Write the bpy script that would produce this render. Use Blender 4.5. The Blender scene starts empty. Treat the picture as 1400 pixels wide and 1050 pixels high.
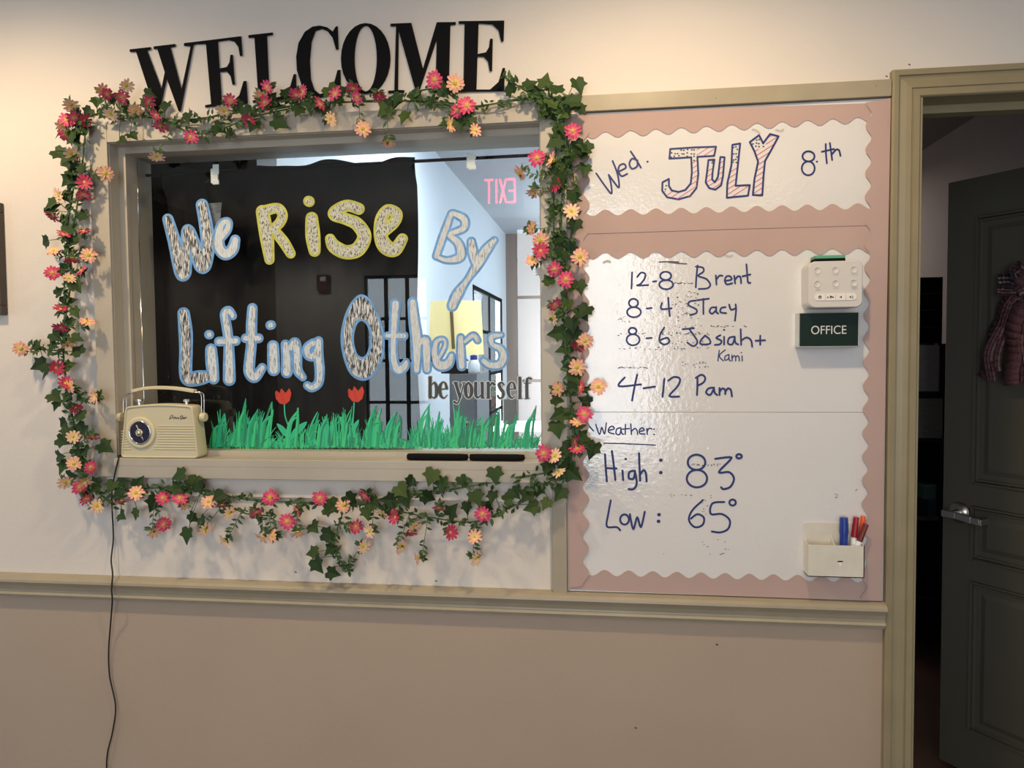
import bpy, bmesh, math, random
from math import sin, cos, pi, radians, sqrt, hypot, atan2
from mathutils import Vector, Matrix, noise
from mathutils.geometry import tessellate_polygon

S = bpy.context.scene
COL = S.collection
rnd = random.Random(7)

# ------------------------------------------------------------------ camera
FPX, CAMD, CAMH = 1000.0, 1.75, 1.434          # focal length in pixels (1400 wide), distance to wall, eye height
YAW, PITCH, ROLL = radians(7.3327), radians(-2.4217), radians(-0.5089)
fwd = Vector((-sin(YAW)*cos(PITCH), cos(YAW)*cos(PITCH), sin(PITCH)))
rgt0 = Vector((cos(YAW), sin(YAW), 0.0)); up0 = rgt0.cross(fwd)
rgt = rgt0*cos(ROLL) + up0*sin(ROLL); upv = -rgt0*sin(ROLL) + up0*cos(ROLL)
CAM = Vector((0.0, -CAMD, CAMH))
cam_d = bpy.data.cameras.new('camera'); cam = bpy.data.objects.new('camera', cam_d); COL.objects.link(cam)
cam_d.sensor_width = 36.0; cam_d.lens = FPX/1400*36.0; cam_d.clip_start = 0.05; cam_d.clip_end = 200
cam.matrix_world = Matrix(((rgt.x, upv.x, -fwd.x, CAM.x), (rgt.y, upv.y, -fwd.y, CAM.y), (rgt.z, upv.z, -fwd.z, CAM.z), (0, 0, 0, 1)))
S.camera = cam

# ------------------------------------------------------------------ light and exposure
S.view_settings.view_transform = 'Standard'; S.view_settings.look = 'None'
S.view_settings.gamma = 1.0; S.view_settings.use_curve_mapping = False
S.view_settings.exposure = 0.0
W = bpy.data.worlds.new('world'); S.world = W; W.use_nodes = True
W.node_tree.nodes['Background'].inputs[0].default_value = (0.72, 0.86, 1.0, 1)
W.node_tree.nodes['Background'].inputs[1].default_value = 0.85

def lamp(name, kind, loc, energy, color, size=0.1, target=None, spot=None, blend=0.5, size_y=None):
    d = bpy.data.lights.new(name, kind); d.energy = energy; d.color = color
    if kind == 'AREA':
        d.size = size
        if size_y: d.shape = 'RECTANGLE'; d.size_y = size_y
    else:
        d.shadow_soft_size = size
    if spot: d.spot_size = radians(spot); d.spot_blend = blend
    o = bpy.data.objects.new(name, d); COL.objects.link(o); o.location = loc
    if target is not None:
        o.rotation_euler = (Vector(target)-Vector(loc)).to_track_quat('-Z', 'Y').to_euler()
    return o
WARM = (1.0, 0.74, 0.44)
lamp('downlight_and_fill', 'SPOT', (0.10, -0.78, 2.50), 40, WARM, 0.045, (0.10, -0.45, 0), 150, 0.6)
lamp('downlight_and_fill', 'SPOT', (-1.58, -0.78, 2.50), 48, WARM, 0.045, (-1.58, -0.45, 0), 150, 0.6)
lamp('downlight_and_fill', 'SPOT', (0.95, -2.90, 2.50), 40, WARM, 0.06, (0.95, -2.7, 0), 150, 0.6)  # spot added further back for ambient fill, not a known fixture
lamp('downlight_and_fill', 'SPOT', (-2.45, -3.40, 2.50), 60, (1.0, 0.9, 0.78), 0.06, (-2.45, -3.6, 0), 150, 0.6)  # spot added to brighten the lobby wall mirrored in the glass
lamp('window_daylight', 'AREA', (-0.18, -4.42, 1.52), 48, (0.88, 0.94, 1.0), 1.15, (-0.18, 0, 1.52), size_y=1.95)
lamp('french_door_daylight', 'AREA', (-1.78, -4.42, 1.10), 12, (0.80, 0.90, 1.0), 0.62, (-1.78, 0, 1.1), size_y=2.0)
lamp('side_room_fill', 'AREA', (1.0, 3.0, 2.5), 4.5, (1.0, 0.9, 0.8), 0.5, (1.0, 3.3, 0))  # weak fill added to lift the dark side room, no lamp known there
lamp('office_fill_and_daylight', 'AREA', (-0.30, 1.35, 2.48), 31, (0.78, 0.90, 1.0), 0.5, (-0.75, 1.2, 0), size_y=1.2)  # fill panel added under the ceiling to brighten the office wall
lamp('office_fill_and_daylight', 'AREA', (-1.15, 4.05, 1.3), 110, (0.80, 0.91, 1.0), 1.5, (0.3, 4.05, 1.2), size_y=1.6)

# ------------------------------------------------------------------ pixel <-> world helpers (pixels of the 1400x1050 frame)
def ray(px, py):
    d = rgt*((px-700)/FPX) - upv*((py-525)/FPX) + fwd
    return d
def at(px, py, y=0.0):
    d = ray(px, py); return CAM + d*((y+CAMD)/d.y)
def at_x(px, py, x):
    d = ray(px, py); return CAM + d*(x/d.x)

# ------------------------------------------------------------------ materials
MATS = {}
def mat(name, col, rough=0.6, metal=0.0, spec=0.5, noise_amt=0.0, noise_scale=8.0, bump=0.0, bump_scale=60.0, emit=None, emit_s=0.0, stretch=None, coat=0.0):
    if name in MATS: return MATS[name]
    m = bpy.data.materials.new(name); m.use_nodes = True; MATS[name] = m
    nt = m.node_tree; b = nt.nodes['Principled BSDF']
    b.inputs['Base Color'].default_value = (*col, 1); b.inputs['Roughness'].default_value = rough
    b.inputs['Metallic'].default_value = metal; b.inputs['Specular IOR Level'].default_value = spec
    b.inputs['Coat Weight'].default_value = coat
    if emit: b.inputs['Emission Color'].default_value = (*emit, 1); b.inputs['Emission Strength'].default_value = emit_s
    if noise_amt or bump:
        tc = nt.nodes.new('ShaderNodeTexCoord'); mp = nt.nodes.new('ShaderNodeMapping')
        nt.links.new(tc.outputs['Object'], mp.inputs[0])
        if stretch: mp.inputs['Scale'].default_value = stretch
    if noise_amt:
        n = nt.nodes.new('ShaderNodeTexNoise'); n.inputs['Scale'].default_value = noise_scale; n.inputs['Detail'].default_value = 5
        nt.links.new(mp.outputs[0], n.inputs[0])
        r = nt.nodes.new('ShaderNodeValToRGB'); e = r.color_ramp.elements
        e[0].position = 0.3; e[1].position = 0.7
        e[0].color = (*[max(0, c*(1-noise_amt)) for c in col], 1); e[1].color = (*[min(1, c*(1+noise_amt)) for c in col], 1)
        nt.links.new(n.outputs[0], r.inputs[0]); nt.links.new(r.outputs[0], b.inputs['Base Color'])
    if bump:
        n2 = nt.nodes.new('ShaderNodeTexNoise'); n2.inputs['Scale'].default_value = bump_scale; n2.inputs['Detail'].default_value = 3
        nt.links.new(mp.outputs[0], n2.inputs[0])
        bp = nt.nodes.new('ShaderNodeBump'); bp.inputs['Strength'].default_value = bump; bp.inputs['Distance'].default_value = 0.002
        nt.links.new(n2.outputs[0], bp.inputs['Height']); nt.links.new(bp.outputs[0], b.inputs['Normal'])
    return m

def paint_mat(name, col, dark, amount, rough=0.5, scale=60, stretch=(1, 1, 0.12)):
    """white paint-pen scribble with dark gaps between the strokes"""
    if name in MATS: return MATS[name]
    m = bpy.data.materials.new(name); m.use_nodes = True; MATS[name] = m
    nt = m.node_tree; b = nt.nodes['Principled BSDF']; b.inputs['Roughness'].default_value = rough
    tc = nt.nodes.new('ShaderNodeTexCoord'); mp = nt.nodes.new('ShaderNodeMapping'); mp.inputs['Scale'].default_value = stretch
    nt.links.new(tc.outputs['Object'], mp.inputs[0])
    n = nt.nodes.new('ShaderNodeTexNoise'); n.inputs['Scale'].default_value = scale*4; n.inputs['Detail'].default_value = 2; n.inputs['Distortion'].default_value = 0.6
    nt.links.new(mp.outputs[0], n.inputs[0])
    r = nt.nodes.new('ShaderNodeValToRGB'); e = r.color_ramp.elements
    e[0].position = amount-0.04; e[0].color = (*dark, 1); e[1].position = amount+0.04; e[1].color = (*[c*0.86 for c in col], 1)
    k = r.color_ramp.elements.new(min(0.98, amount+0.25)); k.color = (*col, 1)
    nt.links.new(n.outputs[0], r.inputs[0]); nt.links.new(r.outputs[0], b.inputs['Base Color'])
    return m

def petal_mat(name, inner, outer):
    m = bpy.data.materials.new(name); m.use_nodes = True; MATS[name] = m
    nt = m.node_tree; b = nt.nodes['Principled BSDF']; b.inputs['Roughness'].default_value = 0.6
    a = nt.nodes.new('ShaderNodeAttribute'); a.attribute_name = 'radial'
    r = nt.nodes.new('ShaderNodeValToRGB'); e = r.color_ramp.elements
    e[0].position = 0.25; e[0].color = (*inner, 1); e[1].position = 0.62; e[1].color = (*outer, 1)
    nt.links.new(a.outputs['Fac'], r.inputs[0]); nt.links.new(r.outputs[0], b.inputs['Base Color'])
    b.inputs['Subsurface Weight'].default_value = 0.0
    return m

def glass_mat(name, ior=1.5):
    m = bpy.data.materials.new(name); m.use_nodes = True; MATS[name] = m
    nt = m.node_tree; nt.nodes.clear()
    o = nt.nodes.new('ShaderNodeOutputMaterial'); t = nt.nodes.new('ShaderNodeBsdfTransparent'); g = nt.nodes.new('ShaderNodeBsdfGlossy')
    g.inputs['Roughness'].default_value = 0.0; t.inputs[0].default_value = (0.97, 0.99, 0.99, 1)
    lw = nt.nodes.new('ShaderNodeLayerWeight'); lw.inputs[0].default_value = 0.5
    pw = nt.nodes.new('ShaderNodeMath'); pw.operation = 'POWER'; pw.inputs[1].default_value = 5.0
    f = nt.nodes.new('ShaderNodeMath'); f.operation = 'MULTIPLY_ADD'; f.inputs[1].default_value = 0.95; f.inputs[2].default_value = 0.042
    nt.links.new(lw.outputs['Facing'], pw.inputs[0]); nt.links.new(pw.outputs[0], f.inputs[0])
    x = nt.nodes.new('ShaderNodeMixShader')
    nt.links.new(f.outputs[0], x.inputs[0]); nt.links.new(t.outputs[0], x.inputs[1]); nt.links.new(g.outputs[0], x.inputs[2]); nt.links.new(x.outputs[0], o.inputs[0])
    return m

M_WALL = mat('wall_paint', (0.72, 0.665, 0.60), 0.62, noise_amt=0.03, noise_scale=3, bump=0.25, bump_scale=90)
M_WAINS = mat('wainscot_paint', (0.44, 0.345, 0.262), 0.6, noise_amt=0.03, noise_scale=3, bump=0.2, bump_scale=90)
M_TRIM = mat('trim_paint', (0.38, 0.33, 0.235), 0.38, noise_amt=0.06, noise_scale=14, bump=0.12, bump_scale=50)
M_TRIM2 = mat('casing_paint', (0.285, 0.24, 0.142), 0.42, noise_amt=0.06, noise_scale=14, bump=0.12, bump_scale=50)
M_WINTRIM = mat('window_casing_paint', (0.46, 0.42, 0.345), 0.45, noise_amt=0.06, noise_scale=10, bump=0.15, bump_scale=50)
M_BLACK = mat('black_board', (0.008, 0.008, 0.009), 0.9, spec=0.1)
M_CURT = mat('black_cloth', (0.010, 0.010, 0.011), 0.9, spec=0.15)
M_GLASS = glass_mat('window_glass')
M_WB = mat('whiteboard_surface', (0.77, 0.76, 0.75), 0.10, spec=0.85, bump=0.24, bump_scale=110, noise_amt=0.015, noise_scale=5)
M_PINK = mat('pink_border_paper', (0.50, 0.355, 0.315), 0.75, noise_amt=0.04, noise_scale=6)
M_INK = mat('blue_marker_ink', (0.012, 0.025, 0.16), 0.5)
M_INKK = mat('black_marker_ink', (0.015, 0.015, 0.02), 0.5)
M_INKR = mat('red_marker_ink', (0.62, 0.10, 0.16), 0.5)
M_SMUDGE = mat('marker_residue', (0.12, 0.11, 0.12), 0.7)
M_BLUEP = mat('blue_paint_pen', (0.15, 0.36, 0.70), 0.5, noise_amt=0.25, noise_scale=40)
M_YELP = mat('yellow_paint_pen', (0.52, 0.53, 0.09), 0.5, noise_amt=0.25, noise_scale=40)
M_FILL_A = paint_mat('white_scribble_open', (0.74, 0.78, 0.80), (0.03, 0.03, 0.033), 0.50, scale=100)
M_FILL_B = paint_mat('white_scribble_dense', (0.68, 0.75, 0.80), (0.15, 0.17, 0.19), 0.40, scale=100)
M_FILL_C = paint_mat('cream_scribble', (0.62, 0.64, 0.53), (0.07, 0.07, 0.08), 0.43, scale=100, stretch=(0.8, 1, 0.35))
M_FILL_D = paint_mat('solid_white_paint', (0.68, 0.74, 0.77), (0.42, 0.46, 0.48), 0.40, scale=100)
M_GREEN = [mat('green_paint_a', (0.012, 0.36, 0.17), 0.5), mat('green_paint_b', (0.03, 0.50, 0.26), 0.5), mat('green_paint_c', (0.014, 0.24, 0.13), 0.5), mat('green_paint_d', (0.04, 0.58, 0.22), 0.5)]
M_REDP = paint_mat('red_tulip_paint', (0.62, 0.05, 0.02), (0.45, 0.03, 0.015), 0.4)
M_SILVER = mat('silver_paint', (0.55, 0.57, 0.57), 0.4, metal=0.3, noise_amt=0.15, noise_scale=120)
M_DGREY = mat('charcoal_vinyl', (0.045, 0.050, 0.050), 0.5)
M_CREAM = mat('cream_plastic', (0.66, 0.60, 0.40), 0.35)
M_CHROME = mat('chrome', (0.75, 0.76, 0.78), 0.12, metal=1.0)
M_DIAL = mat('navy_dial', (0.02, 0.02, 0.045), 0.3, noise_amt=0.5, noise_scale=200)
M_GOLD = mat('brass', (0.7, 0.6, 0.35), 0.25, metal=1.0)
M_WHITEP = mat('white_plastic', (0.68, 0.645, 0.60), 0.4)
M_WHITEC = mat('white_clip_plastic', (0.90, 0.92, 0.90), 0.3)
M_GREYL = mat('grey_print', (0.50, 0.49, 0.48), 0.6)
M_OFFICE = mat('dark_green_plate', (0.004, 0.020, 0.015), 0.5, spec=0.25)
M_ALU = mat('brushed_aluminium', (0.60, 0.58, 0.52), 0.35, metal=0.8)
M_OFFTX = mat('sign_white', (0.70, 0.70, 0.68), 0.5)
M_HOLD = mat('holder_plastic', (0.72, 0.68, 0.58), 0.35, noise_amt=0.05, noise_scale=30)
M_BLUEM = mat('blue_marker_plastic', (0.015, 0.045, 0.30), 0.3)
M_REDM = mat('red_marker_plastic', (0.34, 0.012, 0.03), 0.3)
M_ORM = mat('orange_marker_plastic', (0.85, 0.13, 0.04), 0.3)
M_DRED = mat('maroon_marker_plastic', (0.16, 0.02, 0.012), 0.35)
M_STEM = mat('vine_green', (0.05, 0.11, 0.03), 0.6)
M_LEAF = [mat('ivy_leaf_%s' % k, c, 0.6, spec=0.25, noise_amt=0.35, noise_scale=60) for k, c in zip('abc', [(0.018, 0.043, 0.011), (0.028, 0.062, 0.015), (0.055, 0.092, 0.020)])]
M_SPRIG = mat('sprig_green', (0.040, 0.090, 0.020), 0.5, noise_amt=0.3, noise_scale=50)
M_PETP = [petal_mat('hot_pink_petal', (0.80, 0.24, 0.26), (0.66, 0.050, 0.15)), petal_mat('deep_pink_petal', (0.58, 0.07, 0.12), (0.52, 0.03, 0.11))]
M_PETC = [petal_mat('peach_petal', (0.90, 0.72, 0.30), (0.86, 0.42, 0.30)), petal_mat('cream_petal', (0.90, 0.78, 0.28), (0.88, 0.56, 0.42))]
M_CENT = mat('flower_yellow', (0.80, 0.50, 0.06), 0.7, bump=0.6, bump_scale=900)
M_CORD = mat('black_rubber', (0.010, 0.010, 0.010), 0.4)
M_DOOR = mat('door_paint', (0.088, 0.083, 0.062), 0.45, bump=0.08, bump_scale=40)
M_NICKEL = mat('satin_nickel', (0.52, 0.50, 0.47), 0.3, metal=1.0)
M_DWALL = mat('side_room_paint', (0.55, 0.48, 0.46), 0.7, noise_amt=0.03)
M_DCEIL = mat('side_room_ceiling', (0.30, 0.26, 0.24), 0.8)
M_FLOOR = mat('dark_floor', (0.10, 0.05, 0.035), 0.4, noise_amt=0.2, noise_scale=4)
M_OWALL = mat('office_wall_paint', (0.78, 0.81, 0.85), 0.7)
M_OCEIL = mat('office_ceiling_paint', (0.50, 0.50, 0.52), 0.8)
M_OFAR = mat('office_far_paint', (0.34, 0.24, 0.19), 0.7)
M_BRICK = mat('red_brick', (0.30, 0.13, 0.09), 0.8, noise_amt=0.25, noise_scale=20)
M_PAPER = mat('paper', (0.66, 0.67, 0.70), 0.7)
M_CEIL = mat('ceiling_paint', (0.62, 0.60, 0.57), 0.8)
M_BACK = mat('lobby_wall_paint', (0.46, 0.45, 0.44), 0.7)
M_DARKW = mat('dark_furniture', (0.012, 0.011, 0.010), 0.5)
M_SHADE = mat('lamp_shade_cloth', (0.62, 0.52, 0.26), 0.8, emit=(1.0, 0.82, 0.36), emit_s=0.42)
M_EXIT = mat('exit_red_light', (0.6, 0.02, 0.03), 0.5, emit=(1.0, 0.04, 0.10), emit_s=15.0)

# ------------------------------------------------------------------ mesh builder
class MB:
    def __init__(s): s.v = []; s.f = []; s.m = []; s.mats = []; s.k = 0
    def mi(s, m):
        if m not in s.mats: s.mats.append(m)
        return s.mats.index(m)
    def add(s, verts, faces, m):
        o = len(s.v); i = s.mi(m)
        s.v += [Vector(v) for v in verts]
        for f in faces: s.f.append([o+k for k in f]); s.m.append(i)
    def box(s, x0, x1, y0, y1, z0, z1, m):
        v = [(x, y, z) for z in (z0, z1) for y in (y0, y1) for x in (x0, x1)]
        s.add(v, [(0, 2, 3, 1), (4, 5, 7, 6), (0, 1, 5, 4), (2, 6, 7, 3), (0, 4, 6, 2), (1, 3, 7, 5)], m)
    def hexa(s, front, back, m):          # two matching quads (front ccw seen from front)
        v = list(front)+list(back)
        s.add(v, [(0, 1, 2, 3), (7, 6, 5, 4), (0, 4, 5, 1), (1, 5, 6, 2), (2, 6, 7, 3), (3, 7, 4, 0)], m)
    def tube(s, pts, r, m, n=8, caps=True, closed=False):
        pts = [Vector(p) for p in pts]; k = len(pts); vs = []; fs = []
        rs = r if isinstance(r, (list, tuple)) else [r]*k
        ref = None
        for i, p in enumerate(pts):
            if closed: t = pts[(i+1) % k]-pts[i-1]
            else: t = (pts[min(i+1, k-1)]-pts[max(i-1, 0)])
            if t.length < 1e-9: t = Vector((0, 0, 1))
            t.normalize()
            if ref is None: ref = t.orthogonal()
            a = (ref - t*ref.dot(t))
            if a.length < 1e-6: a = t.orthogonal()
            a.normalize(); ref = a; b = t.cross(a)
            for j in range(n):
                g = 2*pi*j/n; vs.append(p+a*cos(g)*rs[i]+b*sin(g)*rs[i])
        for i in range(k if closed else k-1):
            i2 = (i+1) % k
            for j in range(n):
                fs.append((i*n+j, i*n+(j+1) % n, i2*n+(j+1) % n, i2*n+j))
        if caps and not closed:
            fs.append(tuple(range(n))[::-1]); fs.append(tuple((k-1)*n+j for j in range(n)))
        s.add(vs, fs, m)
    def lathe(s, prof, m, M=None, n=24):  # prof (r, h) around local Z, transformed by M
        vs = []; fs = []
        for (r, h) in prof:
            for j in range(n):
                g = 2*pi*j/n; vs.append(Vector((r*cos(g), r*sin(g), h)))
        for i in range(len(prof)-1):
            for j in range(n):
                fs.append((i*n+j, i*n+(j+1) % n, (i+1)*n+(j+1) % n, (i+1)*n+j))
        if prof[0][0] > 1e-6: fs.append(tuple(range(n))[::-1])
        if prof[-1][0] > 1e-6: fs.append(tuple((len(prof)-1)*n+j for j in range(n)))
        if M is not None: vs = [M @ v for v in vs]
        s.add(vs, fs, m)
    def prism(s, loops, front, back, m):
        """loops: list of 2D loops (outer first, then holes); front/back map 2D -> 3D; back None = flat sheet"""
        flat = [p for l in loops for p in l]
        tris = tessellate_polygon([[Vector((p[0], p[1], 0)) for p in l] for l in loops])
        F = [front(*p) for p in flat]
        s.add(F, [tuple(t) for t in tris], m)
        if back:
            B = [back(*p) for p in flat]; s.add(B, [tuple(t)[::-1] for t in tris], m)
            o = 0
            for l in loops:
                k = len(l); vs = F[o:o+k]+B[o:o+k]
                s.add(vs, [(i, (i+1) % k, k+(i+1) % k, k+i) for i in range(k)], m); o += k
    def pen(s, pts, r, m, to, n=10):      # flat ink line with round ends; each dab lies a hair above the one before
        def to3(x, y): return to(x, y)-Vector((0, (s.k % 200)*4e-6, 0))
        rs = r if isinstance(r, (list, tuple)) else [r]*len(pts)
        for i in range(len(pts)-1):
            (x0, y0), (x1, y1) = pts[i], pts[i+1]; L = hypot(x1-x0, y1-y0)
            if L < 1e-6: continue
            nx, ny = -(y1-y0)/L, (x1-x0)/L; s.k += 1
            s.add([to3(x0+nx*rs[i], y0+ny*rs[i]), to3(x1+nx*rs[i+1], y1+ny*rs[i+1]), to3(x1-nx*rs[i+1], y1-ny*rs[i+1]), to3(x0-nx*rs[i], y0-ny*rs[i])], [(0, 1, 2, 3)], m)
        for (x, y), q in zip(pts, rs):
            s.k += 1
            s.add([to3(x+q*cos(2*pi*j/n), y+q*sin(2*pi*j/n)) for j in range(n)], [tuple(range(n))], m)
    def build(s, name, parent=None, smooth=False, bevel=0.0, seg=2, recalc=True):
        c = Vector((0, 0, 0))
        if s.v:
            lo = Vector([min(v[i] for v in s.v) for i in range(3)]); hi = Vector([max(v[i] for v in s.v) for i in range(3)])
            c = Vector(((lo.x+hi.x)/2, (lo.y+hi.y)/2, lo.z))
        me = bpy.data.meshes.new(name); me.from_pydata([v-c for v in s.v], [], s.f)
        for m in s.mats: me.materials.append(m)
        me.polygons.foreach_set('material_index', s.m)
        if recalc:
            b = bmesh.new(); b.from_mesh(me); bmesh.ops.recalc_face_normals(b, faces=b.faces); b.to_mesh(me); b.free()
        if smooth: me.polygons.foreach_set('use_smooth', [True]*len(me.polygons))
        me.update()
        o = bpy.data.objects.new(name, me); COL.objects.link(o); o.location = c
        if bevel:
            w = o.modifiers.new('bevel', 'BEVEL'); w.width = bevel; w.segments = seg; w.limit_method = 'ANGLE'; w.angle_limit = radians(40)
            if smooth is False: me.polygons.foreach_set('use_smooth', [True]*len(me.polygons)); w.harden_normals = True
        if parent: par(o, parent)
        return o

def par(o, p):
    o.parent = p; o.matrix_parent_inverse = Matrix.Translation(-Vector(p.location))
    # single level offset chain: parents are never rotated
    if p.parent: o.matrix_parent_inverse = Matrix.Translation(-Vector(p.location))
def tag(o, label=None, cat=None, group=None, kind=None):
    if label: o['label'] = label
    if cat: o['category'] = cat
    if group: o['group'] = group
    if kind: o['kind'] = kind
    return o
def thing(name, loc, label, cat, group=None, kind=None):
    o = bpy.data.objects.new(name, None); COL.objects.link(o); o.location = loc; o.empty_display_size = 0.05
    return tag(o, label, cat, group, kind)

def catmull(pts, k=5, closed=False):
    n = len(pts)
    if n < 3: return [tuple(p) for p in pts]
    out = []
    rng = range(n if closed else n-1)
    for i in rng:
        if closed: p0, p1, p2, p3 = pts[(i-1) % n], pts[i], pts[(i+1) % n], pts[(i+2) % n]
        else: p0, p1, p2, p3 = pts[max(i-1, 0)], pts[i], pts[i+1], pts[min(i+2, n-1)]
        for j in range(k):
            t = j/k
            out.append(tuple(0.5*((2*b)+(-a+c)*t+(2*a-5*b+4*c-d)*t*t+(-a+3*b-3*c+d)*t*t*t) for a, b, c, d in zip(p0, p1, p2, p3)))
    if not closed: out.append(tuple(pts[-1]))
    return out
def zoom(ox, oy, s):                       # maps crop coordinates to frame pixels
    return lambda p: (ox+p[0]/s, oy+p[1]/s) + tuple(q/s for q in p[2:])
def ell(cx, cy, rx, ry, n=18, a0=0, a1=360):
    return [(cx+rx*cos(radians(a0+(a1-a0)*i/n)), cy+ry*sin(radians(a0+(a1-a0)*i/n))) for i in range(n+1)]

# ================================================================== STRUCTURE
XL, XR, ZC = -3.2, 1.95, 2.55
wx0, wx1, wz0, wz1 = -1.2525, -0.1515, 1.171, 1.9765       # window opening
dx0, dx1, dz1 = 0.690, 1.72, 1.995                          # door opening
RZ = 0.8595                                                  # top of chair rail
WT = 0.13
b = MB()
def wallrow(x0, x1, z0, z1, m):
    if z1 > z0: b.box(x0, x1, 0, WT, z0, z1, m)
b_ = RZ-0.03
for (x0, x1, z0, z1) in [(XL, wx0, 0, ZC), (wx0, wx1, 0, wz0-0.03), (wx0, wx1, wz1, ZC), (wx1, dx0, 0, ZC), (dx0, dx1, dz1, ZC), (dx1, XR, 0, ZC)]:
    wallrow(x0, x1, z0, min(z1, b_), M_WAINS); wallrow(x0, x1, max(z0, b_), z1, M_WALL)
tag(b.build('wall_front', recalc=True), 'off-white wall above a tan lower wall, around window and doorway', 'wall', kind='structure')
wf = bpy.data.objects['wall_front']
for px, py, r_ in ((980, 881, 1.3), (869, 995, 1.2), (596, 794, 0.9), (1243, 88, 1.0), (1212, 104, 1.0), (404, 782, 0.9)):
    b = MB(); b.pen([(px-0.5, py), (px+1.0, py+0.6)], r_, M_SMUDGE, lambda x, z: at(x, z, -0.0004), 8); b.build('wall_mark', wf, recalc=False)
b = MB(); b.box(XL, 4.0, -4.3, 0.0, -0.05, 0, M_FLOOR); tag(b.build('floor'), 'dark lobby floor in front of the wall', 'floor', kind='structure')
b = MB(); b.box(XL, XR, -4.3, 0.0, ZC, ZC+0.05, M_CEIL); tag(b.build('ceiling'), 'pale lobby ceiling', 'ceiling', kind='structure')

# chair rail
def rail(name, x0, x1, prof, m, label):
    q = MB(); n = len(prof)
    q.add([(x0, y, z) for y, z in prof]+[(x1, y, z) for y, z in prof], [(i, (i+1) % n, n+(i+1) % n, n+i) for i in range(n)]+[tuple(range(n)), tuple(range(2*n-1, n-1, -1))], m)
    return tag(q.build(name), label, 'trim', kind='structure')
Z = RZ
rail('trim_1', XL, 0.6285, [(0.0, Z), (-0.010, Z-0.001), (-0.024, Z-0.005), (-0.030, Z-0.010), (-0.031, Z-0.016), (-0.026, Z-0.021), (-0.019, Z-0.030), (-0.015, Z-0.041), (-0.016, Z-0.045), (-0.020, Z-0.048), (-0.0215, Z-0.0515), (-0.020, Z-0.055), (-0.013, Z-0.057), (-0.012, Z-0.062), (0.0, Z-0.063)], M_TRIM, 'moulded khaki chair rail running along the wall')
# top rail above the whiteboards, from window casing to door casing
zt = at(1000, 119.5, -0.018).z; zb = at(1000, 142, -0.018).z
q = MB(); q.box(at(795, 140, -0.018).x-0.005, 0.6265, -0.018, 0, zb, zt, M_TRIM)
for px, py in ((979, 134), (1198, 117)):
    p = at(px, py, -0.0182); q.lathe([(0.0016, 0), (0.0, 0.0002)], M_BLACK, Matrix.Translation(p) @ Matrix.Rotation(pi/2, 4, 'X'), 8)
tag(q.build('trim_2', bevel=0.001), 'flat khaki trim board above the pink bordered whiteboards', 'trim', kind='structure')
# vertical strip below the right window casing
xa, xb2 = at(755.5, 760, -0.016).x, at(775, 760, -0.016).x
q = MB(); q.box(xa, xb2, -0.016, 0, RZ-0.008, 1.124, M_TRIM); q.box(xa-0.006, xa, -0.006, 0, RZ, 1.124, M_WINTRIM)
tag(q.build('trim_3', bevel=0.001), 'short upright khaki strip between wall and pink border', 'trim', kind='structure')
# door casing, mitred
co = at(1219, 95, -0.018); cx, cz = 0.6285, 2.050
prof = [(0, 0.0), (0.0, -0.016), (0.004, -0.019), (0.013, -0.019), (0.0145, -0.015), (0.019, -0.013), (0.030, -0.016), (0.041, -0.0175), (0.0425, -0.0145), (0.0445, -0.0145), (0.046, -0.017), (0.058, -0.017), (0.0605, -0.014), (0.0605, 0.0)]
q = MB(); n = len(prof)
v = [(cx+t, y, 0.0) for t, y in prof]+[(cx+t, y, cz-t) for t, y in prof]+[(XR, y, cz-t) for t, y in prof]
q.add(v, [(i, (i+1) % n, n+(i+1) % n, n+i) for i in range(n)]+[(n+i, n+(i+1) % n, 2*n+(i+1) % n, 2*n+i) for i in range(n)], M_TRIM2)
tag(q.build('trim_4'), 'moulded khaki door casing around the dark doorway', 'trim', kind='structure')
# door jamb with stop
q = MB()
q.box(dx0-0.001, dx0+0.004, -0.012, WT+0.002, 0, dz1, M_TRIM2); q.box(dx0, dx1, -0.012, WT+0.002, dz1-0.006, dz1, M_TRIM2)
q.box(dx0, dx0+0.012, 0.05, 0.085, 0, dz1-0.006, M_TRIM2); q.box(dx0, dx1, 0.05, 0.085, dz1-0.024, dz1-0.006, M_TRIM2)
tag(q.build('trim_5'), 'door jamb and stop inside the doorway', 'trim', kind='structure')

# ================================================================== WINDOW
win = thing('window_1', ((wx0+wx1)/2, 0, wz0), 'framed interior window with painted slogan on its glass', 'window', kind='structure')
q = MB()
ox0, ox1, oz1, oz0 = -1.3018, -0.0905, 2.021, 1.124
q.box(ox0, wx0, -0.018, 0, oz0, oz1, M_WINTRIM); q.box(wx1, ox1, -0.018, 0, oz0, oz1, M_WINTRIM); q.box(wx0, wx1, -0.018, 0, wz1, oz1, M_WINTRIM)
q.build('casing', win, bevel=0.0012)
q = MB()   # jamb liner and inner stop
st = 0.022
for (x0, x1, z0, z1) in [(wx0, wx0+0.002, wz0, wz1), (wx1-0.002, wx1, wz0, wz1)]:
    q.box(x0, x1, -0.012, st, z0, z1, M_WINTRIM)
q.box(wx0, wx1, -0.012, st, wz1-0.002, wz1, M_WINTRIM)
st = 0.022
sx0, sx1, sz1, sz0 = at(177, 400, st).x, at(738.5, 400, st).x, at(450, 197, st).z, at(450, 617.5, st).z
q.box(wx0, sx0, st, WT, wz0, wz1, M_WINTRIM); q.box(sx1, wx1, st, WT, wz0, wz1, M_WINTRIM)
q.box(sx0, sx1, st, WT, sz1, wz1, M_WINTRIM); q.box(sx0, sx1, st, WT, wz0-0.02, sz0, M_WINTRIM)
q.build('inner_stop', win, bevel=0.0008)
LEDGE = at(450, 629.5, -0.034).z
q = MB()
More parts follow.
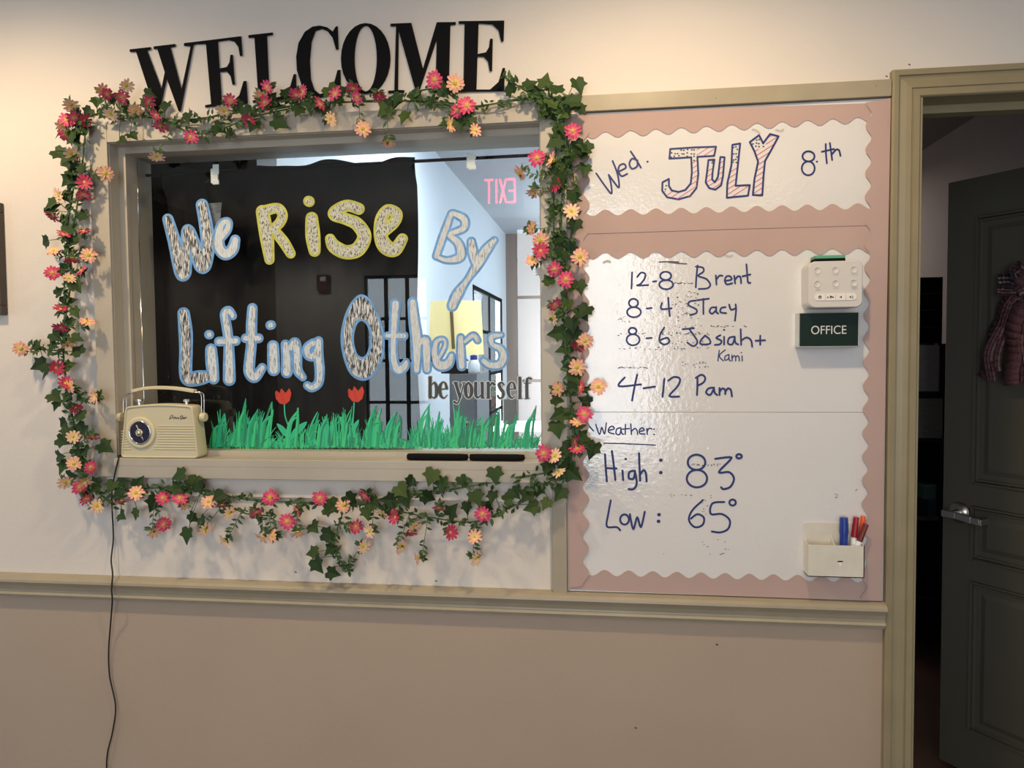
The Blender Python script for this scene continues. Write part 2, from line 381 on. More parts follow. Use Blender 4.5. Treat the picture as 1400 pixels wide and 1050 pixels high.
q.box(wx0+0.002, wx1-0.002, -0.034, st+0.002, LEDGE-0.02, LEDGE, M_WINTRIM)
za = at(450, 656.8, -0.032).z
q.box(wx0+0.005, ox1-0.001, -0.0335, 0.0, za, LEDGE-0.002, M_WINTRIM)
q.build('sill', win, bevel=0.0015)
q = MB(); q.box(wx0, ox1-0.002, -0.010, 0, at(450, 682, -0.01).z, za, M_WALL); q.build('lower_casing', win, bevel=0.0015)
GY = 0.066
q = MB(); q.box(sx0-0.004, sx1+0.004, GY, GY+0.0008, sz0-0.004, sz1+0.004, M_GLASS); q.build('glass_pane', win)

def g3(y):
    return lambda x, z: at(x, z, y)
# ---- painted bubble letters
def bubble(word, strokes, zm, m_out, m_fill, label, grow=3.2, rscale=1.0):
    o = MB(); f = MB()
    for st_ in strokes:
        pts = [zm(p) for p in catmull(st_, 5)]
        xy = [(p[0], p[1]) for p in pts]; r = [p[2]*rscale for p in pts]
        o.pen(xy, r, m_out, g3(GY-0.0006), 16)
        f.pen(xy, [max(0.8, a-grow) for a in r], m_fill, g3(GY-0.0012), 16)
    ob = o.build('painted_letter', win, recalc=False); tag(ob, label)
    f.build('scribble_fill', ob, recalc=False)
z6 = zoom(200, 220, 3.889); zL = zoom(210, 400, 5.6); zO = zoom(440, 360, 5.25); zE = zoom(560, 380, 5.835); zB = zoom(520, 200, 4.375)
bubble('W', [[(115, 310, 30), (150, 430, 36), (195, 600, 42), (212, 470, 33), (222, 370, 34), (262, 470, 38), (300, 560, 42), (325, 480, 38), (325, 400, 38), (310, 300, 36), (297, 235, 34)]], z6, M_BLUEP, M_FILL_A, 'blue-edged painted W')
bubble('e', [[(395, 410, 26), (430, 365, 26), (435, 325, 24), (402, 335, 26), (385, 400, 32), (388, 460, 34), (420, 495, 34), (458, 470, 34), (473, 420, 28)]], z6, M_BLUEP, M_FILL_D, 'blue-edged painted e after the W')
bubble('R', [[(618, 270, 36), (640, 400, 38), (655, 525, 27)], [(640, 262, 30), (700, 252, 28), (725, 290, 28), (705, 335, 28), (665, 365, 25)], [(685, 375, 28), (730, 430, 30), (768, 492, 27)]], z6, M_YELP, M_FILL_C, 'yellow-edged painted R')
bubble('i', [[(863, 214, 29), (867, 216, 29)], [(880, 305, 34), (886, 400, 40), (895, 478, 32)]], z6, M_YELP, M_FILL_C, 'yellow-edged painted i')
bubble('S', [[(1130, 255, 32), (1065, 238, 32), (1000, 280, 36), (1060, 308, 32), (1120, 335, 36), (1160, 400, 38), (1125, 470, 40), (1060, 485, 38), (1000, 455, 37), (978, 415, 28)]], z6, M_YELP, M_FILL_C, 'yellow-edged painted S')
bubble('e', [[(1262, 375, 32), (1318, 325, 32), (1332, 280, 30), (1285, 262, 32), (1250, 310, 34), (1245, 390, 36), (1270, 452, 42), (1320, 472, 38), (1362, 415, 30)]], z6, M_YELP, M_FILL_C, 'yellow-edged painted e after the S')
bubble('B', [[(425, 402, 26), (375, 540, 30), (335, 658, 28)], [(435, 400, 26), (500, 435, 32), (498, 490, 30), (420, 522, 26)], [(415, 535, 28), (470, 585, 33), (478, 660, 36), (400, 682, 26), (342, 662, 24)]], zB, M_BLUEP, M_FILL_D, 'blue-edged painted B')
bubble('y', [[(545, 570, 30), (555, 640, 38), (578, 712, 34)], [(683, 562, 26), (630, 625, 38), (580, 710, 36), (520, 800, 26), (465, 880, 38), (430, 955, 36)]], zB, M_BLUEP, M_FILL_B, 'blue-edged painted y with a long tail')
bubble('L', [[(230, 160, 48), (245, 300, 55), (248, 450, 52), (245, 600, 52), (265, 665, 52), (340, 655, 60), (400, 645, 50)]], zL, M_BLUEP, M_FILL_A, 'blue-edged painted L')
bubble('i', [[(423, 322, 36), (428, 322, 36)], [(440, 435, 46), (447, 540, 50), (460, 660, 44)]], zL, M_BLUEP, M_FILL_B, 'blue-edged painted i after the L')
bubble('f', [[(605, 178, 34), (575, 138, 36), (545, 165, 38), (560, 260, 40), (575, 380, 40), (578, 520, 46), (580, 665, 50)], [(500, 375, 37), (630, 370, 38)]], zL, M_BLUEP, M_FILL_B, 'blue-edged painted f')
bubble('t', [[(757, 120, 40), (750, 250, 44), (748, 400, 42), (735, 530, 44), (735, 610, 46), (775, 648, 44), (832, 575, 36)], [(705, 350, 37), (805, 350, 38)]], zL, M_BLUEP, M_FILL_B, 'blue-edged painted t after the f')
bubble('i', [[(892, 250, 36), (902, 248, 36)], [(915, 410, 46), (920, 590, 50)]], zL, M_BLUEP, M_FILL_B, 'blue-edged painted i above a tulip')
bubble('n', [[(1010, 398, 38), (1020, 510, 44), (1020, 610, 46)], [(1050, 420, 40), (1085, 385, 42), (1098, 480, 40), (1102, 590, 40), (1142, 648, 32)]], zL, M_BLUEP, M_FILL_B, 'blue-edged painted n')
bubble('g', [[(1225, 385, 36), (1178, 420, 38), (1180, 475, 38), (1220, 490, 38), (1245, 450, 38)], [(1262, 372, 38), (1262, 480, 40), (1272, 600, 40), (1262, 690, 38), (1215, 728, 36), (1178, 712, 34)]], zL, M_BLUEP, M_FILL_B, 'blue-edged painted g')
# big O as a ring
qo = MB(); qf = MB()
def ring(outer, inner, mb, m, y):
    O = [zO(p) for p in catmull(outer, 5, True)]; I = [zO(p) for p in catmull(inner, 5, True)]
    mb.prism([O, I], g3(y), None, m)
ring([(285, 222), (360, 275), (430, 430), (452, 590), (425, 730), (360, 820), (280, 842), (200, 790), (150, 660), (134, 520), (165, 370), (220, 265)], [(285, 415), (325, 450), (345, 540), (325, 640), (290, 672), (250, 640), (230, 540), (250, 445)], qo, M_BLUEP, GY-0.0006)
ring([(285, 240), (350, 290), (415, 440), (435, 590), (408, 720), (350, 802), (280, 824), (212, 776), (168, 655), (152, 520), (182, 380), (230, 280)], [(285, 398), (340, 440), (362, 540), (340, 650), (290, 690), (238, 650), (214, 540), (236, 432)], qf, M_FILL_A, GY-0.0012)
ob = qo.build('painted_letter', win, recalc=False); tag(ob, 'large blue-edged painted O'); qf.build('scribble_fill', ob, recalc=False)
bubble('t', [[(530, 290, 40), (520, 420, 38), (512, 560, 34), (518, 700, 36), (548, 768, 40), (592, 740, 38), (606, 705, 26)], [(470, 520, 30), (588, 520, 34)]], zO, M_BLUEP, M_FILL_D, 'blue-edged painted t after the O')
bubble('h', [[(652, 280, 38), (665, 420, 44), (682, 560, 46), (680, 768, 34)], [(700, 575, 32), (745, 552, 40), (752, 650, 42), (755, 763, 36)]], zO, M_BLUEP, M_FILL_D, 'blue-edged painted h')
bubble('e', [[(235, 635, 30), (282, 545, 30), (272, 490, 28), (215, 510, 34), (198, 610, 40), (235, 695, 50), (305, 685, 48), (335, 618, 34)]], zE, M_BLUEP, M_FILL_D, 'blue-edged painted e after the h')
bubble('r', [[(408, 475, 36), (410, 600, 42), (416, 705, 40)], [(440, 510, 30), (508, 458, 34), (543, 498, 34)]], zE, M_BLUEP, M_FILL_D, 'blue-edged painted r')
bubble('s', [[(732, 455, 30), (655, 470, 38), (660, 530, 34), (725, 565, 40), (750, 630, 44), (715, 692, 44), (640, 695, 40), (590, 662, 36)]], zE, M_BLUEP, M_FILL_D, 'blue-edged painted s ending the slogan')
# ---- "be yourself" vinyl letters
be = [[[(164, 795, 13), (164, 950, 14)], [(152, 792, 4), (176, 789, 4)], [(180, 850, 5), (200, 836, 8), (215, 870, 14), (217, 900, 15), (212, 940, 12), (195, 958, 6), (178, 948, 5)]],
 [[(240, 890, 5), (298, 884, 5)], [(296, 880, 12), (286, 842, 8), (265, 832, 6), (245, 860, 13), (241, 900, 14), (252, 943, 11), (276, 958, 6), (300, 935, 3)]],
 [[(368, 838, 13), (402, 950, 12)], [(435, 838, 5), (418, 900, 5), (400, 965, 6), (380, 1000, 6), (357, 988, 9)], [(350, 836, 4), (388, 836, 4)], [(420, 836, 4), (445, 836, 4)]],
 [[(470, 834, 7), (450, 860, 13), (446, 897, 15), (452, 936, 13), (470, 958, 7), (489, 936, 13), (495, 897, 15), (489, 860, 13), (470, 834, 7)]],
 [[(528, 838, 13), (527, 925, 13), (542, 955, 8), (566, 938, 5)], [(580, 838, 13), (580, 952, 13)], [(515, 836, 4), (530, 836, 4)], [(566, 836, 4), (582, 836, 4), ], [(582, 957, 5), (598, 957, 5)]],
 [[(628, 838, 13), (628, 952, 13)], [(612, 836, 4), (630, 836, 4)], [(612, 959, 4), (646, 959, 4)], [(642, 860, 5), (658, 838, 9), (676, 850, 11)]],
 [[(752, 852, 7), (735, 834, 7), (714, 850, 12), (728, 885, 13), (748, 915, 13), (743, 950, 9), (718, 960, 7), (704, 940, 7)]],
 [[(785, 890, 5), (843, 884, 5)], [(841, 880, 12), (831, 842, 8), (810, 832, 6), (790, 860, 13), (786, 900, 14), (797, 943, 11), (821, 958, 6), (845, 935, 3)]],
 [[(880, 798, 13), (880, 955, 13)], [(866, 796, 4), (882, 793, 4)], [(864, 962, 4), (898, 962, 4)]],
 [[(970, 806, 9), (950, 798, 8), (936, 825, 12), (936, 955, 13)], [(914, 840, 4), (965, 840, 4)], [(920, 962, 4), (954, 962, 4)]]]
a = MB(); c = MB()
for let in be:
    for st_ in let:
        pts = [zE(p) for p in (catmull(st_, 5) if len(st_) > 2 else st_)]
        a.pen([(p[0], p[1]) for p in pts], [p[2]+1.0 for p in pts], M_SILVER, g3(GY-0.0006), 10)
        c.pen([(p[0], p[1]) for p in pts], [p[2] for p in pts], M_DGREY, g3(GY-0.0012), 10)
o = a.build('vinyl_lettering', win, recalc=False); tag(o, 'charcoal serif words be yourself with silver edge'); c.build('letter_faces', o, recalc=False)
# ---- painted grass and tulips
q = MB(); rg = random.Random(3)
hump = lambda x: 24+12*sin(x*0.043)+9*sin(x*0.11+1)+8*sin(x*0.21+2)
for i in range(1000):
    x = 287+ (735-287)*rg.random()**0.97; h = max(8, hump(x)*rg.uniform(0.35, 1.55)*(0.85 if x > 300 else 0.6))
    base = 612.5-rg.uniform(0, 5); lean = rg.gauss(2.0, 5); w = rg.uniform(0.8, 1.9)
    pts = [(x, base), (x+lean*0.25, base-h*0.4), (x+lean*0.6, base-h*0.75), (x+lean, base-h)]
    pts = catmull(pts, 2); k = len(pts)
    q.pen([p for p in pts], [w*(1-0.75*j/(k-1)) for j in range(k)], rg.choice(M_GREEN), g3(GY-0.0008-rg.random()*0.0004), 6)
for x, h in ((334, 68), (352, 58), (371, 63), (306, 50), (406, 62), (434, 50), (447, 46), (586, 66), (599, 52), (546, 45), (632, 58), (680, 72), (705, 50), (668, 45), (731, 62), (512, 58), (520, 54), (540, 52), (657, 48)):
    for k in range(7):
        x2 = x+rg.uniform(-10, 5); l = rg.uniform(0, 9)
        q.pen(catmull([(x2-5, 610), (x2-2, 610-h*0.5), (x+l*0.3, 612-h*rg.uniform(0.6, 1.0))], 4), [1.5, 1.5, 1.5, 1.4, 1.4, 1.3, 1.1, 0.9, 0.5], rg.choice(M_GREEN), g3(GY-0.0013), 6)
q.build('painted_grass', win, recalc=False); 
zT = zoom(270, 500, 5.6)
for dx_, dy_, lab in ((0, 0, 'painted red tulip below the word Lifting'), (557, -16, 'painted red tulip below the letter O')):
    q = MB(); sh = lambda p: zT((p[0]+dx_, p[1]+dy_))
    q.prism([[sh(p) for p in [(594, 205), (604, 188), (628, 210), (642, 172), (674, 208), (704, 172), (720, 212), (706, 268), (672, 296), (630, 290), (600, 252)]]], g3(GY-0.0018), None, M_REDP)
    o = q.build('painted_tulip', win, recalc=False); tag(o, lab)
    q = MB()
    st_ = [(665, 300), (672, 390), (705, 480)] if dx_ == 0 else [(642, 300), (635, 400), (620, 470)]
    q.pen([sh(p) for p in catmull(st_, 5)], 0.9, M_GREEN[1], g3(GY-0.0016), 6)
    lv = [[(605, 445), (650, 460), (695, 510), (712, 555), (700, 560), (650, 525)], [(840, 430), (790, 445), (735, 490), (705, 555), (720, 558), (800, 500)]] if dx_ == 0 else [[(530, 405), (565, 430), (590, 500), (580, 575), (555, 540), (540, 470)], [(680, 430), (650, 450), (610, 510), (580, 575), (600, 570), (660, 490)]]
    for l in lv: q.prism([[sh(p) for p in catmull(l, 3, True)]], g3(GY-0.0017), None, M_GREEN[1])
    q.build('painted_stem_and_leaves', o, recalc=False)

# ---- curtain on a rod, hooks, paper slip
RY = 0.105
r0, r1 = at(195, 240.5, RY), at(737, 211, RY)
rz = (at(195, 240.5, RY).z+at(640, 217, RY).z)/2
q = MB(); q.tube([(sx0+0.002, RY, at(195, 240, RY).z), (sx1+0.03, RY, at(737, 211.5, RY).z)], 0.0042, M_BLACK, 10)
rodz = lambda x: at(195, 240, RY).z+(at(737, 211.5, RY).z-at(195, 240, RY).z)*(x-sx0)/(sx1+0.03-sx0)
tag(q.build('curtain_rod', smooth=True), 'thin black tension rod across the top of the window', 'rod')
cxa, cxb = at(222, 400, RY).x, at(566, 300, RY).x
q = MB(); nu, nv = 150, 40; vs = []; fs = []
for j in range(nv+1):
    t = j/nv
    for i in range(nu+1):
        s_ = i/nu; x = cxa+(cxb-cxa)*s_
        ztop = rodz(x)+0.012+0.010*sin(s_*21)*(0.6+0.4*sin(s_*9+1))
        z = ztop+(1.02-ztop)*t
        y = RY+0.012+0.010*sin(s_*46+0.6*sin(t*3))*(0.35+0.65*t)+0.006*sin(s_*17+2)
        if t < 0.06: y = RY-0.004+0.006*abs(t-0.03)/0.03+0.004*sin(s_*46)
        vs.append((x+0.004*sin(t*9), y+0.012, z))
for j in range(nv):
    for i in range(nu):
        a_ = j*(nu+1)+i; fs.append((a_, a_+1, a_+nu+2, a_+nu+1))
q.add(vs, fs, M_CURT)
tag(q.build('curtain', smooth=True), 'plain black cloth curtain hanging behind the window glass', 'curtain')
for i, (px, py, lab) in enumerate(((294, 239, 'white adhesive clip over the black curtain top'), (644, 218, 'white adhesive clip holding the bare rod, right of the curtain'))):
    p = at(px, py, GY+0.01); t = thing('adhesive_hook', (p.x, GY+0.01, p.z-0.03), lab, 'hook', 'white clips on the curtain rod')
    q = MB(); q.box(p.x-0.011, p.x+0.009, GY+0.007, GY+0.013, p.z-0.022, p.z+0.016, M_WHITEC); q.box(p.x-0.006, p.x+0.012, GY+0.006, GY+0.0105, p.z-0.026, p.z-0.014, M_WHITEC)
    q.build('clip_body', t, bevel=0.0012)
    q = MB(); q.box(p.x-0.004, p.x+0.013, GY+0.0055, GY+0.007, p.z+0.0, p.z+0.026 if i == 0 else p.z+0.012, M_GLASS if False else M_WHITEC); q.build('mounting_strip', t, bevel=0.003)
q = MB(); pz = [at(284, 278, GY+0.008), at(303, 277, GY+0.008), at(299, 326, GY+0.008), at(286, 325, GY+0.008)]
q.hexa(pz, [p+Vector((0, 0.0004, 0)) for p in pz], mat('grey_slip', (0.22, 0.23, 0.24), 0.7, noise_amt=0.4, noise_scale=160, stretch=(0.2, 1, 2)))
tag(q.build('paper_slip'), 'small grey paper slip stuck behind the glass beside the painted W', 'paper')

# ================================================================== WELCOME letters
zA = zoom(0, 0, 3.5); zC = zoom(400, 0, 3.5)
def arc_pts(cx, cy, rx, ry, n=28): return [(cx+rx*cos(2*pi*i/n), cy+ry*sin(2*pi*i/n)) for i in range(n)]
LET = [
 ('W', zA, [[(620, 236), (720, 225), (721, 237), (703, 241), (772, 425), (788, 345), (752, 233), (735, 235), (735, 222), (838, 210), (839, 222), (815, 227), (868, 428), (912, 222), (880, 219), (880, 206), (948, 198), (947, 210), (925, 215), (864, 533), (855, 533), (797, 375), (760, 548), (748, 548), (651, 248), (621, 248)]]),
 ('E', zA, [[(948, 198), (1153, 173), (1160, 266), (1148, 268), (1140, 225), (1122, 200), (1095, 192), (1042, 199), (1050, 328), (1085, 320), (1098, 298), (1102, 262), (1113, 262), (1123, 404), (1112, 405), (1103, 365), (1085, 342), (1052, 345), (1062, 497), (1110, 488), (1145, 455), (1165, 388), (1178, 387), (1186, 495), (982, 514), (981, 503), (1010, 498), (985, 210), (949, 212)]]),
 ('L', zA, [[(1188, 168), (1305, 155), (1305, 167), (1277, 172), (1290, 472), (1340, 462), (1385, 425), (1405, 355), (1416, 354), (1420, 470), (1210, 491), (1209, 480), (1237, 476), (1217, 180), (1189, 181)]]),
 ('C', zC, [[(216, 125), (220, 236), (208, 238), (192, 182), (168, 150), (140, 138), (110, 148), (91, 200), (83, 290), (88, 380), (105, 430), (130, 450), (165, 440), (195, 410), (215, 335), (229, 334), (231, 425), (218, 425), (195, 445), (160, 464), (125, 467), (78, 452), (42, 405), (20, 335), (17, 270), (28, 205), (58, 152), (95, 127), (130, 122), (165, 130), (192, 150), (206, 127)]]),
 ('O', zC, [arc_pts(350, 280, 119, 170), arc_pts(350, 280, 53, 157)]),
 ('M', zC, [[(468, 113), (568, 109), (624, 328), (690, 106), (781, 105), (781, 118), (755, 120), (748, 429), (765, 430), (765, 441), (655, 443), (655, 432), (684, 431), (690, 190), (606, 440), (590, 440), (508, 150), (505, 430), (535, 431), (535, 443), (458, 446), (458, 434), (487, 432), (495, 126), (468, 126)]]),
 ('E', zC, [[(795, 101), (1013, 98), (1010, 197), (998, 199), (985, 145), (955, 117), (890, 112), (886, 258), (925, 250), (940, 225), (945, 185), (958, 185), (955, 340), (943, 340), (935, 295), (915, 272), (885, 270), (880, 428), (945, 428), (985, 392), (1005, 325), (1017, 325), (1012, 437), (790, 440), (790, 428), (818, 427), (823, 114), (795, 114)]])]
LL = ['black wooden serif letter W starting the welcome sign', 'black serif letter E right after the W', 'black serif letter L in the welcome sign', 'black serif letter C beside the L', 'black serif letter O between C and M', 'black serif letter M of the welcome sign', 'black serif letter E ending the welcome sign']
for (nm, zm, loops), lab in zip(LET, LL):
    q = MB(); q.prism([[zm(p) for p in l] for l in loops], g3(-0.0045), g3(-0.0003), M_BLACK)
    tag(q.build('sign_letter'), lab, 'letter', 'welcome letters on the wall')

# ================================================================== WHITEBOARDS
WY = -0.008
xw0, xw1 = at(776, 480, WY).x+0.001, at(1211, 480, WY).x
ztop, zmid, zbot = at(1000, 145, WY).z, at(1000, 563.5, WY).z, RZ+0.001
boards = []
for (z0, z1, lab) in ((zmid+0.0003, ztop, 'upper glossy whiteboard panel with date and staff schedule handwriting'), (zbot, zmid-0.0003, 'lower glossy whiteboard panel with handwritten weather')):
    q = MB(); q.box(xw0, xw1, WY, 0, z0, z1, M_WB); boards.append(tag(q.build('whiteboard', bevel=0.0006, seg=1), lab, 'whiteboard'))
UP, LO = boards
def write(board, name, strokes, zm, r, m=M_INK, label=None, y=WY-0.0004, smooth=True):
    groups = [strokes]
    if name == 'handwriting':               # one part per written word
        groups = []; right = None
        for st_ in sorted(strokes, key=lambda t_: min(p[0] for p in t_)):
            x0, x1 = min(p[0] for p in st_), max(p[0] for p in st_)
            if right is None or x0 > right+48: groups.append([]); right = x1
            groups[-1].append(st_); right = max(right, x1)
    words = label.split('|') if label else []
    for gi, gr in enumerate(groups):
        q = MB()
        for st_ in gr:
            pts = [zm(p)[:2] for p in (catmull(st_, 4) if (smooth and len(st_) > 2) else st_)]
            q.pen(pts, r, m, g3(y), 8)
        o = q.build(name, board, recalc=False)
        if gi < len(words): tag(o, words[gi])
z3 = zoom(780, 100, 3.1818); z4 = zoom(780, 330, 3.1818); z5 = zoom(780, 560, 3.1818)
def dot(x, y): return [(x-1, y), (x+1, y)]
write(UP, 'handwriting', [[(112, 436), (148, 488), (178, 524), (176, 482), (166, 442)], [(166, 442), (190, 475), (211, 497), (205, 440), (183, 382)], [(210, 428), (240, 412), (233, 395), (214, 402), (208, 425), (222, 448), (247, 438)], [(292, 380), (268, 372), (256, 395), (268, 416), (290, 405), (290, 380)], [(262, 341), (285, 375), (306, 411)], dot(335, 385)], z3, 1.25, label='blue handwritten Wed.')
J = [(434, 330), (540, 323), (633, 320), (625, 360), (552, 364), (556, 440), (548, 500), (520, 535), (470, 549), (420, 540), (399, 512), (400, 475), (428, 460), (428, 490), (440, 510), (470, 517), (500, 508), (523, 480), (528, 430), (525, 366), (430, 372)]
U = [(600, 378), (626, 376), (618, 430), (616, 462), (628, 475), (641, 452), (652, 365), (670, 366), (663, 450), (655, 488), (630, 507), (603, 500), (588, 475), (594, 430)]
L_ = [(704, 312), (738, 306), (728, 400), (718, 490), (780, 487), (772, 533), (680, 542), (682, 480), (700, 400)]
Y_ = [(780, 300), (820, 270), (838, 305), (868, 265), (905, 275), (870, 340), (846, 382), (840, 440), (834, 532), (793, 530), (800, 460), (816, 385), (800, 340)]
write(UP, 'month_lettering', [l+[l[0]] for l in (J, U, L_, Y_)], z3, 1.35, label='blue outlined block letters JULY', smooth=False)
def inside(p, poly):
    x, y = p; c = False
    for i in range(len(poly)):
        (x1, y1), (x2, y2) = poly[i], poly[i-1]
        if (y1 > y) != (y2 > y) and x < (x2-x1)*(y-y1)/(y2-y1)+x1: c = not c
    return c
dots, hat = [], []
rh = random.Random(5)
for poly, dotz in ((J, lambda x, y: (x < 550 and y < 380) or (x < 432 and y < 512)), (U, lambda x, y: x < 625 and y < 415), (L_, lambda x, y: y < 405), (Y_, lambda x, y: y < 330 and x < 850)):
    xs = [p[0] for p in poly]; ys = [p[1] for p in poly]
    for y in range(int(min(ys)), int(max(ys)), 14):
        for x in range(int(min(xs)), int(max(xs)), 14):
            p = (x+rh.uniform(-4, 4), y+rh.uniform(-4, 4))
            if dotz(*p) and all(inside((p[0]+a_, p[1]+b2), poly) for a_ in (-5, 5) for b2 in (-5, 5)): dots.append(dot(*p))
    for k in range(int(min(xs)+min(ys)), int(max(xs)+max(ys)), 28):   # diagonal hatching
        run = None; lo = None
        for i in range(0, 400):
            x = min(xs)+i; y = k*0.62-(x*0.62)+ (max(ys)-min(ys))*0.0
            y = (k - x)*1.0; y = min(ys)+ (y-min(ys))*1.0
            # slope -0.65
            y = (k-(min(xs)))*0.8 - 0.65*(x-min(xs)) + (min(ys)*0.2)
            okp = inside((x, y), poly) and not dotz(x, y)
            if okp:
                if run is None: run = (x, y)
                lo = (x, y)
            elif run:
                if hypot(lo[0]-run[0], lo[1]-run[1]) > 6: hat.append([run, lo])
                run = None
write(UP, 'black_dots', dots, z3, 0.95, M_INKK, label='black dots inside the JULY letters')
write(UP, 'red_hatching', hat, z3, 0.5, M_INKR, label='red hatching inside the JULY letters', y=WY-0.0003)
write(UP, 'handwriting', [ell(1035, 362, 26, 22, 16, -60, 300), ell(1034, 414, 28, 30, 16, -90, 270), dot(1072, 385), [(1110, 308), (1111, 350), (1115, 392)], [(1093, 342), (1146, 330)], [(1128, 304), (1133, 340), (1138, 378)], [(1138, 352), (1155, 333), (1168, 336), (1174, 360)]], z3, 1.25, label='blue handwritten 8.th')
def eight(cx, y0, ym, y1, r0_, r1_): return [ell(cx, (y0+ym)/2, r0_, (ym-y0)/2, 16, 90, 450), ell(cx+2, (ym+y1)/2, r1_, (y1-ym)/2, 16, -90, 270)]
write(UP, 'handwriting', [[(268, 135), (265, 205)], [(290, 155), (307, 136), (325, 142), (322, 162), (305, 185), (290, 192), (338, 190)], [(358, 175), (373, 173)]]+eight(414, 132, 168, 208, 24, 30)+[[(553, 105), (548, 150), (545, 200)], [(545, 110), (575, 114), (578, 132), (555, 150), (590, 163), (608, 188), (595, 204), (558, 207)], [(632, 148), (635, 188)], [(635, 165), (648, 149), (661, 150)], [(672, 172), (700, 166), (694, 152), (678, 153), (671, 170), (680, 187), (703, 182)], [(712, 150), (716, 183)], [(716, 166), (728, 152), (739, 156), (742, 182)], [(765, 100), (769, 150), (772, 178), (782, 180)], [(748, 152), (782, 144)]], z4, 1.25, label='blue handwritten 12-8|blue handwritten name Brent')
write(UP, 'handwriting', eight(274, 250, 286, 330, 20, 30)+[[(332, 292), (353, 290)], [(398, 268), (395, 294), (440, 291)], [(425, 245), (428, 290), (432, 325)], [(546, 257), (518, 262), (514, 278), (546, 295), (547, 312), (520, 320)], [(578, 250), (578, 316)], [(550, 256), (602, 249)], [(634, 288), (614, 288), (605, 304), (616, 315), (632, 300)], [(634, 285), (634, 306), (642, 314)], [(674, 286), (656, 290), (652, 308), (677, 312)], [(690, 275), (698, 297), (716, 292)], [(718, 274), (720, 300), (715, 345)]], z4, 1.25, label='blue handwritten 8-4|blue handwritten name Stacy')
write(UP, 'handwriting', eight(270, 376, 404, 452, 17, 28)+[[(330, 422), (353, 420)], [(408, 375), (390, 405), (388, 436), (410, 449), (430, 436), (420, 419), (394, 428)], [(488, 382), (537, 378)], [(515, 380), (530, 400), (552, 436), (535, 456), (508, 440)], [(585, 410), (566, 432), (568, 447), (606, 445), (604, 425), (585, 410)], [(652, 408), (634, 420), (656, 432), (650, 447), (628, 450)], [(668, 415), (668, 449)], dot(668, 385), [(714, 414), (690, 420), (685, 444), (704, 447), (714, 420)], [(714, 415), (717, 440), (729, 448)], [(740, 382), (742, 450)], [(742, 432), (765, 418), (785, 430), (790, 458)], [(805, 432), (846, 430)], [(825, 410), (825, 450)]], z4, 1.25, label='blue handwritten 8-6|blue handwritten name Josiah+')
write(UP, 'handwriting', [[(647, 474), (641, 520)], [(673, 472), (647, 497), (665, 520)], [(689, 492), (673, 500), (672, 517), (687, 510), (689, 494)], [(689, 494), (690, 514), (696, 520)], [(702, 494), (703, 520)], [(703, 508), (712, 497), (718, 504), (718, 520)], [(718, 506), (726, 497), (733, 504), (734, 520)], [(746, 498), (747, 520)], dot(743, 484)], z4, 0.8, label='small blue handwritten Kami')
write(UP, 'handwriting', [[(236, 592), (210, 630), (306, 622)], [(290, 580), (278, 635), (268, 692)], [(318, 639), (367, 632)], [(408, 598), (404, 640), (400, 676)], [(425, 606), (450, 590), (476, 598), (466, 630), (430, 672), (472, 675)], [(552, 590), (552, 630), (550, 668)], [(545, 594), (570, 580), (586, 594), (578, 614), (552, 628)], [(624, 636), (600, 640), (590, 658), (608, 668), (624, 640)], [(624, 636), (627, 658), (638, 668)], [(648, 638), (648, 668)], [(648, 655), (660, 640), (672, 646), (673, 664)], [(673, 655), (684, 640), (697, 646), (702, 674)]], z4, 1.4, label='blue handwritten 4-12|blue handwritten name Pam')
write(LO, 'handwriting', [[(78, 68), (100, 93)], [(110, 65), (126, 108), (136, 78), (148, 106), (156, 58)], [(165, 90), (190, 84), (182, 72), (168, 80), (166, 98), (190, 106)], [(218, 79), (202, 84), (198, 104), (214, 108), (220, 82)], [(219, 80), (222, 100), (230, 108)], [(239, 64), (238, 108)], [(225, 85), (256, 82)], [(262, 62), (265, 108)], [(265, 94), (280, 82), (290, 92), (292, 108)], [(300, 95), (320, 90), (312, 79), (300, 88), (302, 104), (323, 106)], [(332, 82), (334, 108)], [(334, 94), (342, 82), (354, 84)], dot(363, 85), dot(363, 108)], z5, 0.95, label='blue handwritten Weather:')
write(LO, 'underline', [[(145, 146), (250, 149), (368, 154)]], z5, 0.8, label='thin underline below Weather')
write(LO, 'handwriting', [[(150, 195), (153, 250), (158, 312)], [(180, 180), (188, 240), (195, 306)], [(156, 255), (200, 256)], [(226, 265), (229, 306)], dot(240, 215), [(274, 266), (256, 272), (254, 298), (274, 300), (280, 270)], [(280, 266), (288, 320), (275, 345), (253, 346)], [(298, 190), (300, 250), (303, 310)], [(303, 282), (318, 263), (328, 278), (331, 312)]]+eight(548, 196, 262, 338, 38, 44)+[[(630, 214), (690, 207), (696, 217), (645, 272), (690, 272), (711, 300), (696, 335), (666, 346), (655, 338)], ell(733, 203, 12, 9, 12)], z5, 1.5, label='blue handwritten High|blue handwritten 83 degrees')
write(LO, 'handwriting', [[(175, 395), (165, 450), (158, 508), (200, 511), (216, 525)], ell(235, 478, 19, 22, 16), [(258, 455), (273, 520), (290, 468), (306, 511), (323, 444)], [(575, 395), (530, 438), (515, 480), (540, 511), (574, 502), (580, 470), (552, 455), (524, 474)], [(669, 402), (617, 408), (610, 454), (658, 454), (692, 480), (686, 518), (652, 534), (615, 530)], ell(705, 404, 14, 13, 12)], z5, 1.4, label='blue handwritten Low|blue handwritten 65 degrees')
write(LO, 'colon_dots', [dot(393, 220), dot(393, 274), dot(385, 457), dot(383, 486)], z5, 2.4, label='blue colons after High and Low')
sm = []; rs = random.Random(11)
